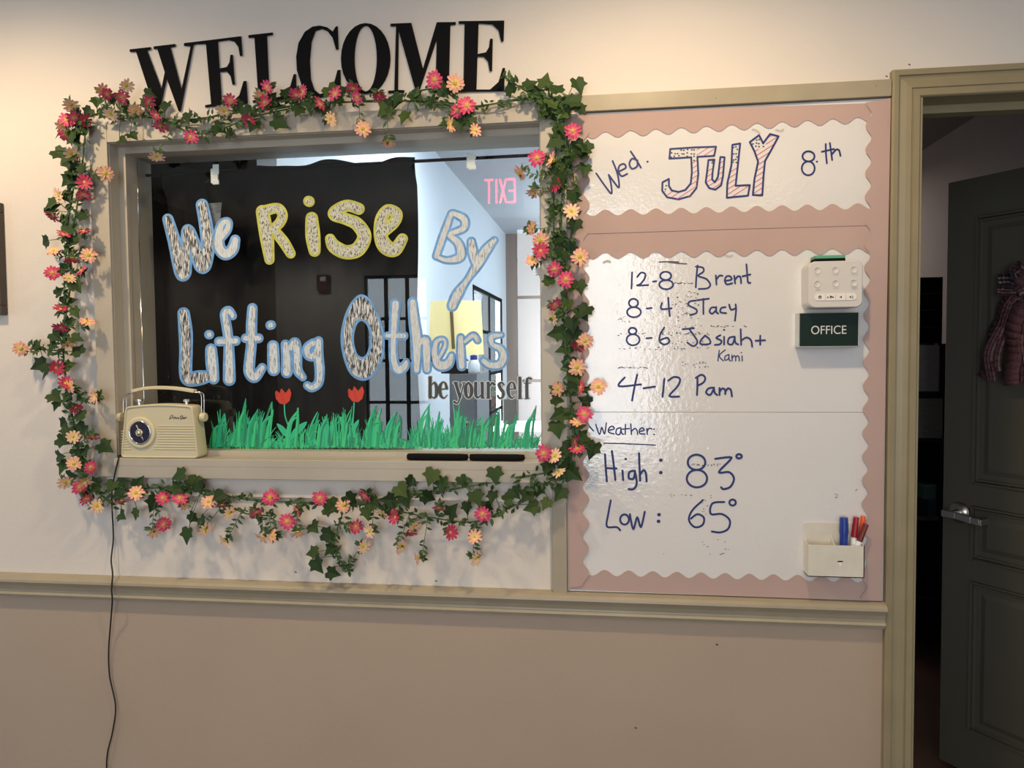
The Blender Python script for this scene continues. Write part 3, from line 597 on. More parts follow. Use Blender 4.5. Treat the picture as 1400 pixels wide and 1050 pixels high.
for (x0, x1, y0, y1, n_) in ((200, 330, 546, 552, 40), (200, 600, 460, 472, 26), (440, 560, 215, 345, 50), (450, 760, 366, 374, 26), (380, 600, 395, 408, 40), (440, 540, 178, 184, 22), (205, 330, 398, 410, 14), (440, 600, 430, 470, 24), (480, 620, 520, 550, 16), (200, 260, 325, 352, 10)):
    for _ in range(n_):
        x, y = rs.uniform(x0, x1), rs.uniform(y0, y1); sm.append([(x, y), (x+rs.uniform(1, 7), y+rs.uniform(-1, 1))])
write(UP, 'marker_residue', sm, z4, 0.42, M_SMUDGE, label='rows of dark dry-erase specks', y=WY-0.00025)
write(UP, 'marker_smear', [[(425, 90), (460, 95), (505, 98)], [(385, 90), (430, 88), (470, 90)]], z4, 0.9, M_SMUDGE, label='dark smear near the top edge')
write(UP, 'smudge', [[(145, 92), (160, 86), (172, 90)]], z4, 1.6, M_GREYL)
write(UP, 'smudge', [[(672, 60), (690, 66), (702, 62)]], z4, 1.6, M_GREYL)
write(UP, 'smudge', [[(792, 246), (808, 250), (822, 262)], [(895, 248), (915, 252), (925, 246)]], z3, 1.6, M_GREYL)
sm = []
for (x0, x1, y0, y1, n_) in ((525, 650, 236, 246, 26), (570, 610, 370, 460, 14), (550, 690, 560, 640, 8), (430, 530, 370, 380, 8), (1150, 1160, 350, 430, 4)):
    for _ in range(n_):
        x, y = rs.uniform(x0, x1), rs.uniform(y0, y1); sm.append([(x, y), (x+rs.uniform(1, 6), y+rs.uniform(-2, 1))])
sm += [dot(405, 627), [(650, 630), (668, 624)], [(1240, 352), (1246, 346)]]
write(LO, 'marker_residue', sm, z5, 0.42, M_SMUDGE, label='sparse dark dry-erase specks', y=WY-0.00025)

# ---- pink scalloped border strips
def scal(p0, p1, n_, amp, per=9):
    (x0, y0), (x1, y1) = p0, p1; L = hypot(x1-x0, y1-y0); nx, ny = -(y1-y0)/L, (x1-x0)/L
    out = []
    for i in range(n_*per+1):
        t = i/(n_*per); a_ = amp*cos(2*pi*i/per)
        out.append((x0+(x1-x0)*t+nx*a_, y0+(y1-y0)*t+ny*a_))
    return out
def strip(outer, scallop, y, lab, wavy=0.0):
    q = MB(); poly = scallop+outer
    q.prism([poly], g3(y-0.0012), g3(y), M_PINK)
    return tag(q.build('border_strip'), lab, 'border', 'pink scalloped border strips')
B1 = WY-0.0006
strip([(1190, 141), (1000, 147), (800, 157.5), (776, 160)], scal((776, 187.5), (1190, 163.5), 12, 4.2), B1, 'pink scalloped border along the top of the upper whiteboard')
strip([(1190, 308), (990, 313.5), (776, 320.5)], scal((776, 292), (1190, 281.5), 12, 4.2), B1-0.0014, 'pink scalloped border directly below the date')
strip([(1190, 305), (990, 311), (776, 318)], scal((776, 351), (1190, 343), 12, 4.2), B1, 'pink scalloped border above the staff schedule')
strip([(1206, 822), (990, 814.5), (777, 805.5)], scal((777, 782), (1206, 793), 13, 4.2), B1, 'pink scalloped border along the bottom above the chair rail')
strip([(777, 804), (776, 480), (775.5, 162)], scal((802, 162), (801, 801), 19, 4.5), B1-0.0028, 'pink scalloped border upright beside the right window casing')
strip([(1205.5, 821), (1211, 500), (1215, 300), (1218, 134)], scal((1188, 140), (1181, 819), 21, 4.2), B1-0.0028, 'pink scalloped border upright beside the door casing')
# lifted paper curl at the top left corner
q = MB(); c0 = [at(790, 163, -0.012), at(804, 157, -0.022), at(800, 172, -0.020), at(786, 182, -0.012)]
q.hexa(c0, [p+Vector((0, 0.001, 0)) for p in c0], M_PINK); 

# ---- sound machine
def rrect(x0, x1, z0, z1, r, n_=6):
    out = []
    for cx_, cz_, a0 in ((x1-r, z1-r, 0), (x0+r, z1-r, 90), (x0+r, z0+r, 180), (x1-r, z0+r, 270)):
        for i in range(n_+1):
            a_ = radians(a0+90*i/n_); out.append((cx_+r*cos(a_), cz_+r*sin(a_)))
    return out
FYS = -0.070
pa, pb = at(1106, 357.5, FYS), at(1179.5, 420, FYS)
t = thing('sound_machine', ((pa.x+pb.x)/2, WY, pb.z), 'white square sound machine mounted above the OFFICE sign', 'sound machine')
q = MB(); rr = rrect(pa.x, pb.x, pb.z, pa.z, 0.014)
rr2 = rrect(pa.x+0.002, pb.x-0.002, pb.z+0.002, pa.z-0.002, 0.013)
q.prism([rr2], lambda x, z: Vector((x, FYS, z)), None, M_WHITEP)
k = len(rr); q.add([Vector((x, FYS, z)) for x, z in rr2]+[Vector((x, FYS+0.003, z)) for x, z in rr]+[Vector((x, WY-0.0002, z)) for x, z in rr], [(i, (i+1) % k, k+(i+1) % k, k+i) for i in range(k)]+[(k+i, k+(i+1) % k, 2*k+(i+1) % k, 2*k+i) for i in range(k)], M_WHITEP)
q.build('body', t)
zS = zoom(1080, 330, 6.564)
for (cx_, cy_) in ((247, 262), (407, 258), (573, 253), (245, 383), (410, 377), (573, 373)):
    p = at(*zS((cx_, cy_)), FYS); q = MB()
    q.lathe([(0.0078, 0), (0.0078, 0.0006), (0.0070, 0.0012), (0.0066, 0.0006), (0.0, 0.0006)], M_WHITEP, Matrix.Translation(p) @ Matrix.Rotation(pi/2, 4, 'X'), 20)
    q.build('sound_button', t, smooth=True)
q = MB()
for (cx_, cy_, w) in ((250, 308, 16), (413, 302, 24), (580, 297, 32), (250, 428, 20), (250, 438, 20), (413, 420, 24), (578, 412, 30), (578, 427, 22)):
    x_ = cx_-w
    while x_ < cx_+w:
        l_ = rnd.uniform(4, 8); q.pen([zS((x_, cy_)), zS((min(x_+l_, cx_+w), cy_))], 0.42, M_GREYL, g3(FYS-0.0003), 6); x_ += l_+3
q.build('button_captions', t, recalc=False)
c0, c1 = at(*zS((220, 472)), FYS), at(*zS((596, 526)), FYS)
q = MB(); q.prism([rrect(c0.x, c1.x, c1.z, c0.z, (c0.z-c1.z)/2-0.0003)], lambda x, z: Vector((x, FYS-0.0014, z)), lambda x, z: Vector((x, FYS+0.001, z)), mat('bright_white_plastic', (0.88, 0.84, 0.77), 0.3)); kb = q.build('control_bar', t)
q = MB(); y_ = FYS-0.0017
for x_ in (318, 411, 502): q.pen([zS((x_, 472)), zS((x_, 526))], 0.3, M_GREYL, g3(y_), 5)
q.pen([zS(p)[:2] for p in ell(270, 501, 11, 11, 10, -60, 240)], 0.5, M_BLACK, g3(y_), 5); q.pen([zS((270, 486)), zS((270, 499))], 0.5, M_BLACK, g3(y_), 5)
for p in (dot(340, 501), dot(365, 493), dot(365, 505), dot(388, 502), dot(376, 497)): q.pen([zS(a_) for a_ in p], 0.9, M_BLACK, g3(y_), 6)
for x_ in (455, 540):
    q.prism([[zS(p) for p in ((x_-8, 496), (x_, 496), (x_+10, 486), (x_+10, 512), (x_, 503), (x_-8, 503))]], g3(y_), None, M_BLACK)
q.pen([zS((560, 488)), zS((566, 498)), zS((560, 510))], 0.4, M_BLACK, g3(y_), 5)
q.build('control_icons', kb, recalc=False)
# eraser on top of it
ez = pa.z
e0, e1 = at(1113.5, 357, -0.045), at(1155, 357, -0.045)
t = thing('board_eraser', ((e0.x+e1.x)/2, -0.03, ez), 'green and black board eraser lying on the white sound machine', 'eraser')
q = MB(); q.box(e0.x, e1.x, -0.050, -0.012, ez+0.0005, ez+0.008, M_BLACK); q.build('felt_pad', t, bevel=0.001)
q = MB(); q.box(e0.x, e1.x, -0.050, -0.012, ez+0.008, ez+0.015, mat('green_foam', (0.10, 0.36, 0.22), 0.6)); q.build('grip', t, bevel=0.0015)

# ---- OFFICE sign
SY = -0.040
o0, o1 = at(1094, 428.5, SY), at(1173, 472.5, SY)
t = thing('office_sign', ((o0.x+o1.x)/2, WY, o1.z), 'dark green plate reading OFFICE in a silver holder', 'sign')
q = MB(); q.box(o0.x-0.003, o1.x+0.003, SY+0.004, WY-0.0002, o1.z-0.002, o0.z+0.001, M_ALU); q.box(o0.x-0.003, o1.x+0.003, SY-0.002, SY+0.004, o1.z-0.003, o1.z-0.0005, M_ALU); q.box(o1.x, o1.x+0.003, SY-0.001, SY+0.004, o1.z, o0.z, M_ALU); q.build('holder', t, bevel=0.0006, seg=1)
q = MB(); q.box(o0.x, o1.x, SY, SY+0.004, o1.z, o0.z, M_OFFICE); pl = q.build('plate', t, bevel=0.0005, seg=1)
cu = bpy.data.curves.new('office_text', 'FONT'); cu.body = 'OFFICE'; cu.size = 1.0; cu.align_x = 'CENTER'; cu.align_y = 'CENTER'
tmp = bpy.data.objects.new('office_text', cu); COL.objects.link(tmp)
dg = bpy.context.evaluated_depsgraph_get(); me = bpy.data.meshes.new_from_object(tmp.evaluated_get(dg)); bpy.data.objects.remove(tmp)
xs = [v.co.x for v in me.vertices]; ys = [v.co.y for v in me.vertices]
t0, t1 = at(1109, 445.5, SY), at(1157, 456.5, SY)
for v in me.vertices:
    v.co = Vector((t0.x+(v.co.x-min(xs))/(max(xs)-min(xs))*(t1.x-t0.x), SY-0.0006, t1.z+(v.co.y-min(ys))/(max(ys)-min(ys))*(t0.z-t1.z)))
me.materials.append(M_OFFTX); o = bpy.data.objects.new('lettering', me); COL.objects.link(o); par(o, pl); tag(o, 'white letters OFFICE')

# ---- marker holder and markers
HY = -0.045
zM = zoom(1080, 690, 8.75)
h0, h1 = at(*zM((210, 480)), HY), at(*zM((895, 880)), HY); k0 = at(1098, 714, WY-0.002); hx0 = at(1098, 760, WY).x
t = thing('marker_holder', ((h0.x+h1.x)/2, WY, h1.z), 'cream plastic pen tray stuck at the lower right whiteboard corner', 'holder')
ft, bt = h0.z, k0.z; hx1 = h1.x-0.001
q = MB()
q.prism([rrect(hx0, hx1, h1.z, bt, 0.006)], lambda x, z: Vector((x, WY-0.003, z)), lambda x, z: Vector((x, WY-0.0002, z)), M_HOLD)
q.build('back_plate', t)
q = MB(); q.box(hx0+0.001, hx1, HY, HY+0.002, h1.z, ft, M_HOLD); q.box(hx0+0.001, hx1, HY, WY-0.003, h1.z, h1.z+0.002, M_HOLD); q.box(hx1-0.002, hx1, HY, WY-0.003, h1.z, ft, M_HOLD)
q.prism([[(HY+0.001, h1.z), (WY-0.003, h1.z), (WY-0.003, ft+0.014), (HY+0.022, ft+0.001), (HY+0.001, ft)]], lambda y, z: Vector((hx0+0.001, y, z)), lambda y, z: Vector((hx0+0.003, y, z)), M_HOLD)
dvx = at(*zM((545, 480)), HY).x
q.prism([[(HY+0.001, h1.z), (WY-0.003, h1.z), (WY-0.003, ft+0.016), (HY+0.02, ft+0.004), (HY+0.001, ft)]], lambda y, z: Vector((dvx-0.001, y, z)), lambda y, z: Vector((dvx+0.001, y, z)), M_HOLD)
q.build('tray', t)
q = MB(); q.prism([[zM(p) for p in ((570, 672), (632, 672), (622, 712), (600, 745), (580, 705))]], g3(HY-0.0004), None, mat('bright_emblem', (0.9, 0.88, 0.8), 0.2)); q.pen([zM((575, 680)), zM((628, 680))], 0.9, M_BLACK, g3(HY-0.0007), 5)
tag(q.build('emblem', t, recalc=False), 'small white emblem on the tray front')
def marker(label, ptop, pbot, rpx, y, capm, bodym, capfrac):
    T = at(*zM(ptop), y); Bt = at(*zM(pbot), y); ax = (T-Bt).normalized(); r = rpx/8.75*0.00172
    low = Bt - ax*((Bt.z-(h1.z+0.004))/max(ax.z, 0.3))
    t_ = thing('marker', low, label, 'marker', 'markers in the pen tray')
    L = (T-low).length; R3 = Vector((0, 0, 1)).rotation_difference(ax).to_matrix().to_4x4(); Mx = Matrix.Translation(low) @ R3
    cut = (T-Bt).length*capfrac
    q = MB(); q.lathe([(r*0.9, 0), (r*0.9, L-cut)], bodym, Mx, 16); q.build('barrel', t_, smooth=False)
    q = MB(); q.lathe([(r, L-cut), (r, L-cut+0.002), (r*0.9, L-0.001), (r*0.8, L), (0, L)], capm, Mx, 16); q.build('cap', t_, smooth=False)
marker('thick blue marker standing upright in the pen tray', (645, 152), (645, 480), 50, -0.026, M_BLUEM, M_BLUEM, 0.56)
marker('white pen with dark red cap, just right of the blue marker', (795, 148), (755, 480), 35, -0.024, M_REDM, M_WHITEC, 0.72)
marker('marker with bright orange cap at the back of the tray', (878, 135), (838, 480), 30, -0.0165, M_ORM, M_WHITEC, 0.7)
marker('pen with maroon cap leaning to the far right of the tray', (912, 232), (818, 470), 33, -0.033, M_DRED, M_WHITEC, 0.86)

# ================================================================== RADIO
zR = zoom(130, 500, 7.0)
RF, RB = -0.031, 0.020
t = thing('radio', (at(220, 627, RF).x, -0.005, LEDGE), 'cream retro portable radio with round dial standing on window sill', 'radio')
def radio_loop(y, grow=0.0):
    p = lambda a_, b_: at(*zR((a_, b_)), RF)
    bl, br, tr, tl = p(240-grow, 893+grow), p(988+grow, 893+grow), p(930+grow, 385-grow), p(283-grow, 393-grow)
    tm = p(610, 362-grow)
    bl.z = max(bl.z, LEDGE) if grow == 0 else bl.z
    bl.z = br.z = LEDGE+0.0005-grow*0.0
    out = []
    def corner(c_, a_, b_, r=0.012):
        da = (a_-c_).normalized(); db = (b_-c_).normalized()
        for i in range(7):
            t_ = i/6; out.append(c_+da*r*(1-t_)**2+db*r*t_**2)
    corner(bl, tl, br, 0.013); corner(br, bl, tr, 0.013); corner(tr, br, tm, 0.013)
    for i in range(1, 8):
        s_ = i/8; q_ = tr.lerp(tl, s_); q_.z += 0.0055*sin(pi*s_)*1.0; 
        if 1 <= i <= 7: out.append(q_)
    corner(tl, tm, bl, 0.013)
    return [(v.x, v.z) for v in out]
Lp = radio_loop(RF); cen = (sum(p[0] for p in Lp)/len(Lp), sum(p[1] for p in Lp)/len(Lp))
def inset(lp, d):
    out = []
    n_ = len(lp)
    for i in range(n_):
        a_, b_, c_ = lp[i-1], lp[i], lp[(i+1) % n_]
        tx, tz = c_[0]-a_[0], c_[1]-a_[1]; l_ = hypot(tx, tz) or 1
        out.append((b_[0]-tz/l_*d, b_[1]+tx/l_*d))
    return out
sgn = 1
def area(l): return sum(l[i-1][0]*l[i][1]-l[i][0]*l[i-1][1] for i in range(len(l)))/2
if area(Lp) < 0: sgn = -1
q = MB(); rows = [(inset(Lp, sgn*0.0045), RF+0.0035), (inset(Lp, sgn*0.0042), RF+0.0006), (inset(Lp, sgn*0.003), RF), (inset(Lp, sgn*0.0012), RF+0.0008), (Lp, RF+0.004), (Lp, RB-0.008), (inset(Lp, sgn*0.004), RB)]
k = len(Lp); vs = []; fs = []
for lp, y in rows: vs += [Vector((x, y, z)) for x, z in lp]
for r_ in range(len(rows)-1): fs += [(r_*k+i, r_*k+(i+1) % k, (r_+1)*k+(i+1) % k, (r_+1)*k+i) for i in range(k)]
q.add(vs, fs, M_CREAM); q.prism([rows[-1][0]], lambda x, z: Vector((x, RB, z)), None, M_CREAM)
q.build('case', t, smooth=True)
q = MB(); q.prism([rows[0][0]], lambda x, z: Vector((x, RF+0.003, z)), None, mat('cream_front', (0.60, 0.55, 0.38), 0.45)); fp = q.build('front_panel', t, recalc=False)
q = MB()
for i in range(10):
    yy = 575+i*24.5
    for (x0, x1) in ((598 if 540 < yy < 760 else 560, 968), (252, 300+max(0, (yy-690))*0.5)):
        if x0 == 252 and yy < 600: continue
        a_, c_ = at(*zR((x0, yy)), RF+0.003), at(*zR((x1, yy)), RF+0.003)
        q.box(a_.x, c_.x, RF+0.0014, RF+0.0032, a_.z-0.0013, a_.z+0.0008, M_CREAM)
q.build('speaker_grille', t, bevel=0.0004, seg=1)
dc = at(*zR((440, 640)), RF+0.003); Md = Matrix.Translation(dc) @ Matrix.Rotation(pi/2, 4, 'X'); px_ = 0.00177/7
q = MB(); q.lathe([(160*px_, 0), (160*px_, 0.003), (150*px_, 0.005), (128*px_, 0.0045), (118*px_, 0.003)], M_CREAM, Md, 40); q.build('dial_surround', t, smooth=True)
q = MB(); q.lathe([(120*px_, 0.002), (120*px_, 0.006), (113*px_, 0.007), (106*px_, 0.0055), (104*px_, 0.003)], M_CHROME, Md, 40); dial = q.build('dial_ring', t, smooth=True)
q = MB(); q.lathe([(104*px_, 0.002), (104*px_, 0.0045), (0, 0.0045)], M_DIAL, Md, 32); q.build('dial_face', dial)
q = MB(); pm = Matrix.Translation(dc) @ Matrix.Rotation(radians(-25), 4, 'Y')
for sgn2 in (1, -1):
    vv = [pm @ Vector((x, -0.0055, z*sgn2)) for x, z in ((-0.0016, 0.006), (0.0016, 0.006), (0.0012, 0.022), (-0.0012, 0.022))]
    q.hexa(vv, [p_+Vector((0, 0.001, 0)) for p_ in vv], M_GREYL if False else M_ALU)
q.lathe([(38*px_, 0.0045), (38*px_, 0.009), (28*px_, 0.0105), (24*px_, 0.0095)], M_ALU, Md, 24); q.lathe([(24*px_, 0.009), (16*px_, 0.0125), (0, 0.013)], M_GOLD, Md, 20)
q.build('tuning_pointer', dial, smooth=True)
q = MB(); sc_ = [[(712, 515), (725, 480), (745, 476), (735, 500), (712, 505)], [(748, 508), (755, 492), (765, 494), (762, 508), (772, 492), (780, 508), (790, 494), (800, 508), (806, 496)], [(838, 478), (818, 484), (822, 498), (832, 506), (816, 512)], [(838, 485), (842, 508), (852, 494), (858, 507), (866, 492), (878, 500)]]
for s_ in sc_: q.pen([zR(p_)[:2] for p_ in catmull(s_, 4)], 0.42, M_DGREY, g3(RF+0.0026), 6)
tag(q.build('script_emblem', fp, recalc=False), 'small dark cursive script on the front')
q = MB()   # handle
hp = [at(*zR(p_), -0.004) for p_ in catmull([(365, 245), (480, 218), (620, 210), (780, 218), (960, 245)], 5)]
n_ = len(hp)
vs = []; fs = []
for p_ in hp: vs += [p_+Vector((0, -0.009, -0.004)), p_+Vector((0, 0.009, -0.004)), p_+Vector((0, 0.009, 0.0045)), p_+Vector((0, -0.009, 0.0045))]
for i in range(n_-1): fs += [(i*4+j, i*4+(j+1) % 4, i*4+4+(j+1) % 4, i*4+4+j) for j in range(4)]
fs += [(0, 1, 2, 3), (n_*4-1, n_*4-2, n_*4-3, n_*4-4)]
q.add(vs, fs, M_CREAM); hd = q.build('handle', t, bevel=0.0018)
for sx, pts in ((1, [(960, 250), (1010, 262), (1030, 300), (1030, 480)]), (-1, [(368, 255), (305, 275), (287, 310), (285, 480)])):
    for dy in (-0.006, 0.006):
        q = MB(); q.tube([at(*zR(p_), -0.004)+Vector((0, dy, 0)) for p_ in catmull(pts, 4)], 0.0011, M_CHROME, 8); q.build('handle_wire', hd, smooth=True)
for nm, cxp, sx in (('left', 246, -1), ('right', 1030, 1)):
    c_ = at(*zR((cxp, 492)), -0.006); q = MB()
    q.lathe([(0.0115, -0.004), (0.0115, 0.007), (0.0095, 0.0095), (0, 0.0098)], M_CREAM, Matrix.Translation(c_) @ Matrix.Rotation(sx*pi/2, 4, 'Y'), 24); q.build('handle_pivot', t, smooth=False, bevel=0.001)
for cxp in (425, 878):
    c_ = at(*zR((cxp, 366)), -0.006); q = MB()
    q.lathe([(0.0045, -0.004), (0.0045, 0.0045), (0.0085, 0.006), (0.0085, 0.010), (0.0065, 0.0125), (0, 0.013)], M_CHROME, Matrix.Translation(c_), 16); q.build('control_knob', t, smooth=False, bevel=0.0006)
q = MB(); a0 = at(197, 546, 0.012); a1 = at(190, 330, 0.014); a2 = at(187.5, 222, 0.016)
q.tube([at(196.5, 553, 0.012), a0, a1], 0.0016, M_CHROME, 8); q.tube([a1, a2], 0.0009, M_CHROME, 8); q.build('antenna', t, smooth=True)
cord = [(162, 627, -0.036), (157, 648, -0.037), (153, 672, -0.034), (153.5, 700, -0.02), (155, 735, -0.012), (152, 765, -0.02), (154, 785, -0.034), (152.5, 805, -0.036), (153.5, 822, -0.033), (151, 855, -0.016), (148.5, 890, -0.010), (150, 925, -0.010), (158, 965, -0.010), (154, 1000, -0.010), (147, 1030, -0.010), (146, 1060, -0.010), (150, 1130, -0.012), (150, 1200, -0.015)]
q = MB(); q.tube([at(*zR((350, 850)), RB-0.002), at(162.5, 624, -0.02)+Vector((0, 0, 0.002))]+[at(*p_) for p_ in catmull(cord, 5)], 0.0019, M_CORD, 8); tag(q.build('power_cord', t, smooth=True), 'thin black cord hanging from radio down the wall')

# ---- black folded case on the sill
b0, b1, b2 = at(556, 625, -0.02), at(641, 625, -0.02), at(718, 627, -0.02)
t = thing('black_bar', ((b0.x+b2.x)/2, 0.0, LEDGE), 'long low black two-piece bar lying on the window sill', 'bar')
for (x0, x1, nm) in ((b0.x, b1.x-0.001, 'left'), (b1.x+0.001, b2.x, 'right')):
    q = MB(); q.lathe([(0.0, 0), (0.006, 0.001), (0.0082, 0.004), (0.0085, 0.02), (0.0085, x1-x0-0.02), (0.0075, x1-x0-0.003), (0.0, x1-x0)], M_BLACK, Matrix.Translation((x0, -0.018, LEDGE+0.0088)) @ Matrix.Rotation(pi/2, 4, 'Y'), 14); q.build('half_shell', t, smooth=True)

# ================================================================== GARLANDS
def leaf_mesh(m):
    mid = [(0, 0.04), (0, 0.30), (0, 0.58), (0, 1.06)]
    ed = [(0.20, -0.12), (0.46, 0.02), (0.42, 0.26), (0.58, 0.46), (0.30, 0.56), (0.15, 0.80)]
    q = MB()
    def zf(x, y): return 0.22*abs(x)-0.18*max(0, y-0.45)**1.5
    M3 = [Vector((x, y-0.04, zf(x, y))) for x, y in mid]
    for s_ in (1, -1):
        E3 = [Vector((x*s_, y-0.04, zf(x, y))) for x, y in ed]
        v = M3+E3; fs = [(0, 4, 5, 6, 1), (1, 6, 7, 8, 2), (2, 8, 9, 3)]
        q.add(v, fs if s_ > 0 else [f[::-1] for f in fs], m)
    me = bpy.data.meshes.new('ivy_leaf'); me.from_pydata(q.v, [], q.f); me.materials.append(m)
    b = bmesh.new(); b.from_mesh(me); bmesh.ops.remove_doubles(b, verts=b.verts, dist=1e-5); b.to_mesh(me); b.free()
    return me
LEAF_ME = [leaf_mesh(m) for m in M_LEAF]
def flower_meshes(mp, npet, cup, seed):
    r_ = random.Random(seed)
    vs, fs, rad, mi = [], [], [], []
    for k_ in range(npet):
        a_ = 2*pi*k_/npet+r_.uniform(-0.09, 0.09); L = r_.uniform(0.86, 1.06); w = 0.17; lift = cup+r_.uniform(-0.1, 0.1)
        prof = [(0.12, 0.09), (0.45, w*0.9), (0.78, w), (0.96, w*0.62), (1.0, 0.05)]
        o_ = len(vs)
        for (t_, ww) in prof:
            z_ = lift*t_-0.28*t_*t_+0.02*(k_ % 2)
            for s_ in (-1, 0, 1):
                x_, y_ = L*t_, ww*s_
                vs.append((x_*cos(a_)-y_*sin(a_), x_*sin(a_)+y_*cos(a_), z_+0.05*abs(s_)-0.03)); rad.append(t_)
        for i in range(4):
            for j in range(2):
                p_ = o_+i*3+j; fs.append((p_, p_+3, p_+4, p_+1)); mi.append(0)
    # green calyx behind
    o_ = len(vs); n_ = 8
    for (rr_, zz) in ((0.05, -0.42), (0.16, -0.30), (0.22, -0.10)):
        for j in range(n_): vs.append((rr_*cos(2*pi*j/n_), rr_*sin(2*pi*j/n_), zz)); rad.append(0)
    for i in range(2):
        for j in range(n_): fs.append((o_+i*n_+j, o_+i*n_+(j+1) % n_, o_+(i+1)*n_+(j+1) % n_, o_+(i+1)*n_+j)); mi.append(1)
    me = bpy.data.meshes.new('flower'); me.from_pydata(vs, [], fs); me.materials.append(mp); me.materials.append(M_SPRIG)
    me.polygons.foreach_set('material_index', mi); me.polygons.foreach_set('use_smooth', [True]*len(fs))
    at_ = me.attributes.new('radial', 'FLOAT', 'POINT'); at_.data.foreach_set('value', rad)
    return me
FL = {'P': [flower_meshes(M_PETP[0], 12, 0.28, 1), flower_meshes(M_PETP[0], 10, 0.45, 2), flower_meshes(M_PETP[1], 11, 0.6, 3)],
      'C': [flower_meshes(M_PETC[0], 12, 0.28, 4), flower_meshes(M_PETC[1], 11, 0.45, 5), flower_meshes(M_PETC[0], 10, 0.65, 6)]}
qc = MB(); qc.lathe([(0.25, -0.02), (0.24, 0.07), (0.17, 0.13), (0.08, 0.15), (0, 0.155)], M_CENT, None, 12)
CEN_ME = bpy.data.meshes.new('flower_center'); CEN_ME.from_pydata(qc.v, [], qc.f); CEN_ME.materials.append(M_CENT); CEN_ME.polygons.foreach_set('use_smooth', [True]*len(qc.f))

FLW = {'top': "147,129P 167,133P 173,117C 139,124C 115,165P 152,156C 185,151C 203,139P 214,157P 220,172P 261,187P 214,213C 314,137P 306,151C 341,163P 357,131C 361,140P 366,119P 406,130P 415,126P 437,143P 459,129P 483,121P 489,133P 518,129P 451,163C 496,176C 531,193C 594,109P* 622,114C* 626,151P* 638,144P* 613,171C 648,179C",
 'right': "734,216P* 711,236C 757,220C 763,254P 730,261C 783,179P* 727,312C 739,329C* 739,343P 728,356C 793,351C* 758,368P* 774,382P* 758,416P 757,434C 781,289C 800,466C* 791,472P 789,502C* 818,529C* 762,532C 794,530P 799,566P* 790,580C 789,613P 785,604P 743,620P* 760,624C 765,646C",
 'left': "97,143C 91,164P* 86,172C 100,161P 144,237C* 116,249P 114,266P 81,267C 97,210C 89,183P 73,294P 87,321P 115,316P 73,343C 121,349C* 99,353P 72,373P* 111,370P 94,381C 83,423P 119,440C 84,447P 94,468C 28,477C* 76,503P 89,524P 96,528C 132,541C 103,557P 128,597P 100,597C 101,634C* 89,659C 115,656C 109,666P* 124,639P 117,682P 132,692C",
 'bottom': "186,674C* 223,681P* 167,684P 224,717P 210,726C 280,723C 246,681P 253,691C 285,686C* 303,690P 313,701C 307,739C 350,700P 369,680P* 393,713P* 407,697P 360,733C 373,733C 407,727C 437,681P* 469,691C* 499,677P 486,720P 523,701C 541,707P 561,727P 566,719C 547,747C 496,747C 506,726C 573,763C 600,694P 660,703P* 615,728P 649,734C 650,763C"}
IVY = {'top': "134,143 171,148 183,188 170,194 311,183 346,174 383,168 200,143 229,149 391,123 464,120 408,155 536,143 606,120 628,172 648,168 554,163 697,119 726,115 733,122 746,111 759,117 455,128 445,152 155,138 120,155 205,130 300,175 372,138 395,140 425,145 640,160 525,152",
 'right': "791,119 794,153 769,142 780,140 742,159 754,155 797,206 783,197 757,197 800,210 798,235 757,291 760,323 785,310 778,342 749,381 792,394 799,428 778,394 797,430 759,456 771,478 763,547 799,547 762,569 763,588 811,617 751,641 787,648 786,520 770,180 776,225 768,250 785,270 765,350 772,420 783,445 778,498 795,595 800,605",
 'left': "81,183 83,211 70,281 110,274 114,234 71,283 111,296 89,304 59,331 98,333 84,363 82,398 105,392 104,428 105,462 104,478 78,461 54,476 55,500 67,511 80,555 96,545 84,580 111,589 93,593 86,623 145,612 101,650 90,640 100,190 95,225 98,250 110,340 92,410 96,500 108,570 120,620 118,640 128,665",
 'bottom': "163,674 190,659 169,659 171,706 186,704 210,689 244,651 263,661 266,708 258,733 280,713 433,723 450,731 427,756 437,773 456,784 453,753 451,697 560,659 590,653 606,663 633,659 677,651 586,681 556,684 620,697 651,683 676,681 697,681 720,680 726,694 736,671 763,676 747,691 754,640 506,703 531,683 454,694 515,690 530,700 640,695 665,690 705,675 275,668 240,670 300,680 550,672"}
VINE = {'top': [[(108, 165), (150, 152), (200, 160), (250, 164), (300, 158), (350, 150), (400, 145), (470, 140), (530, 137), (590, 141), (640, 146), (700, 138), (745, 134), (785, 137)], [(160, 163), (215, 160), (262, 182), (300, 177), (345, 160), (400, 148)], [(560, 128), (600, 122), (640, 148)], [(690, 105), (715, 122), (745, 140)], [(748, 112), (752, 135)]],
 'right': [[(742, 150), (765, 152), (776, 200), (771, 260), (767, 320), (775, 380), (771, 440), (776, 500), (782, 560), (786, 600), (776, 650)], [(770, 150), (760, 200), (757, 260), (758, 330), (770, 370)], [(778, 205), (785, 260), (780, 330)]],
 'left': [[(112, 158), (107, 200), (100, 260), (92, 320), (97, 380), (89, 440), (86, 480), (94, 540), (102, 590), (110, 630), (126, 665), (158, 690)], [(118, 165), (112, 230), (104, 290), (90, 350), (88, 420)], [(86, 480), (60, 478), (32, 477)], [(100, 530), (115, 545), (132, 541)]],
 'bottom': [[(150, 670), (200, 668), (250, 665), (290, 674), (340, 682), (400, 687), (440, 690), (475, 692), (540, 680), (620, 668), (700, 655), (765, 643), (780, 640)], [(470, 690), (520, 692), (560, 702), (640, 714), (680, 702), (705, 690)], [(472, 692), (458, 735), (460, 760), (478, 779)], [(700, 672), (740, 664), (778, 640)], [(290, 672), (330, 700), (368, 705)], [(215, 675), (235, 668), (255, 668)]]}
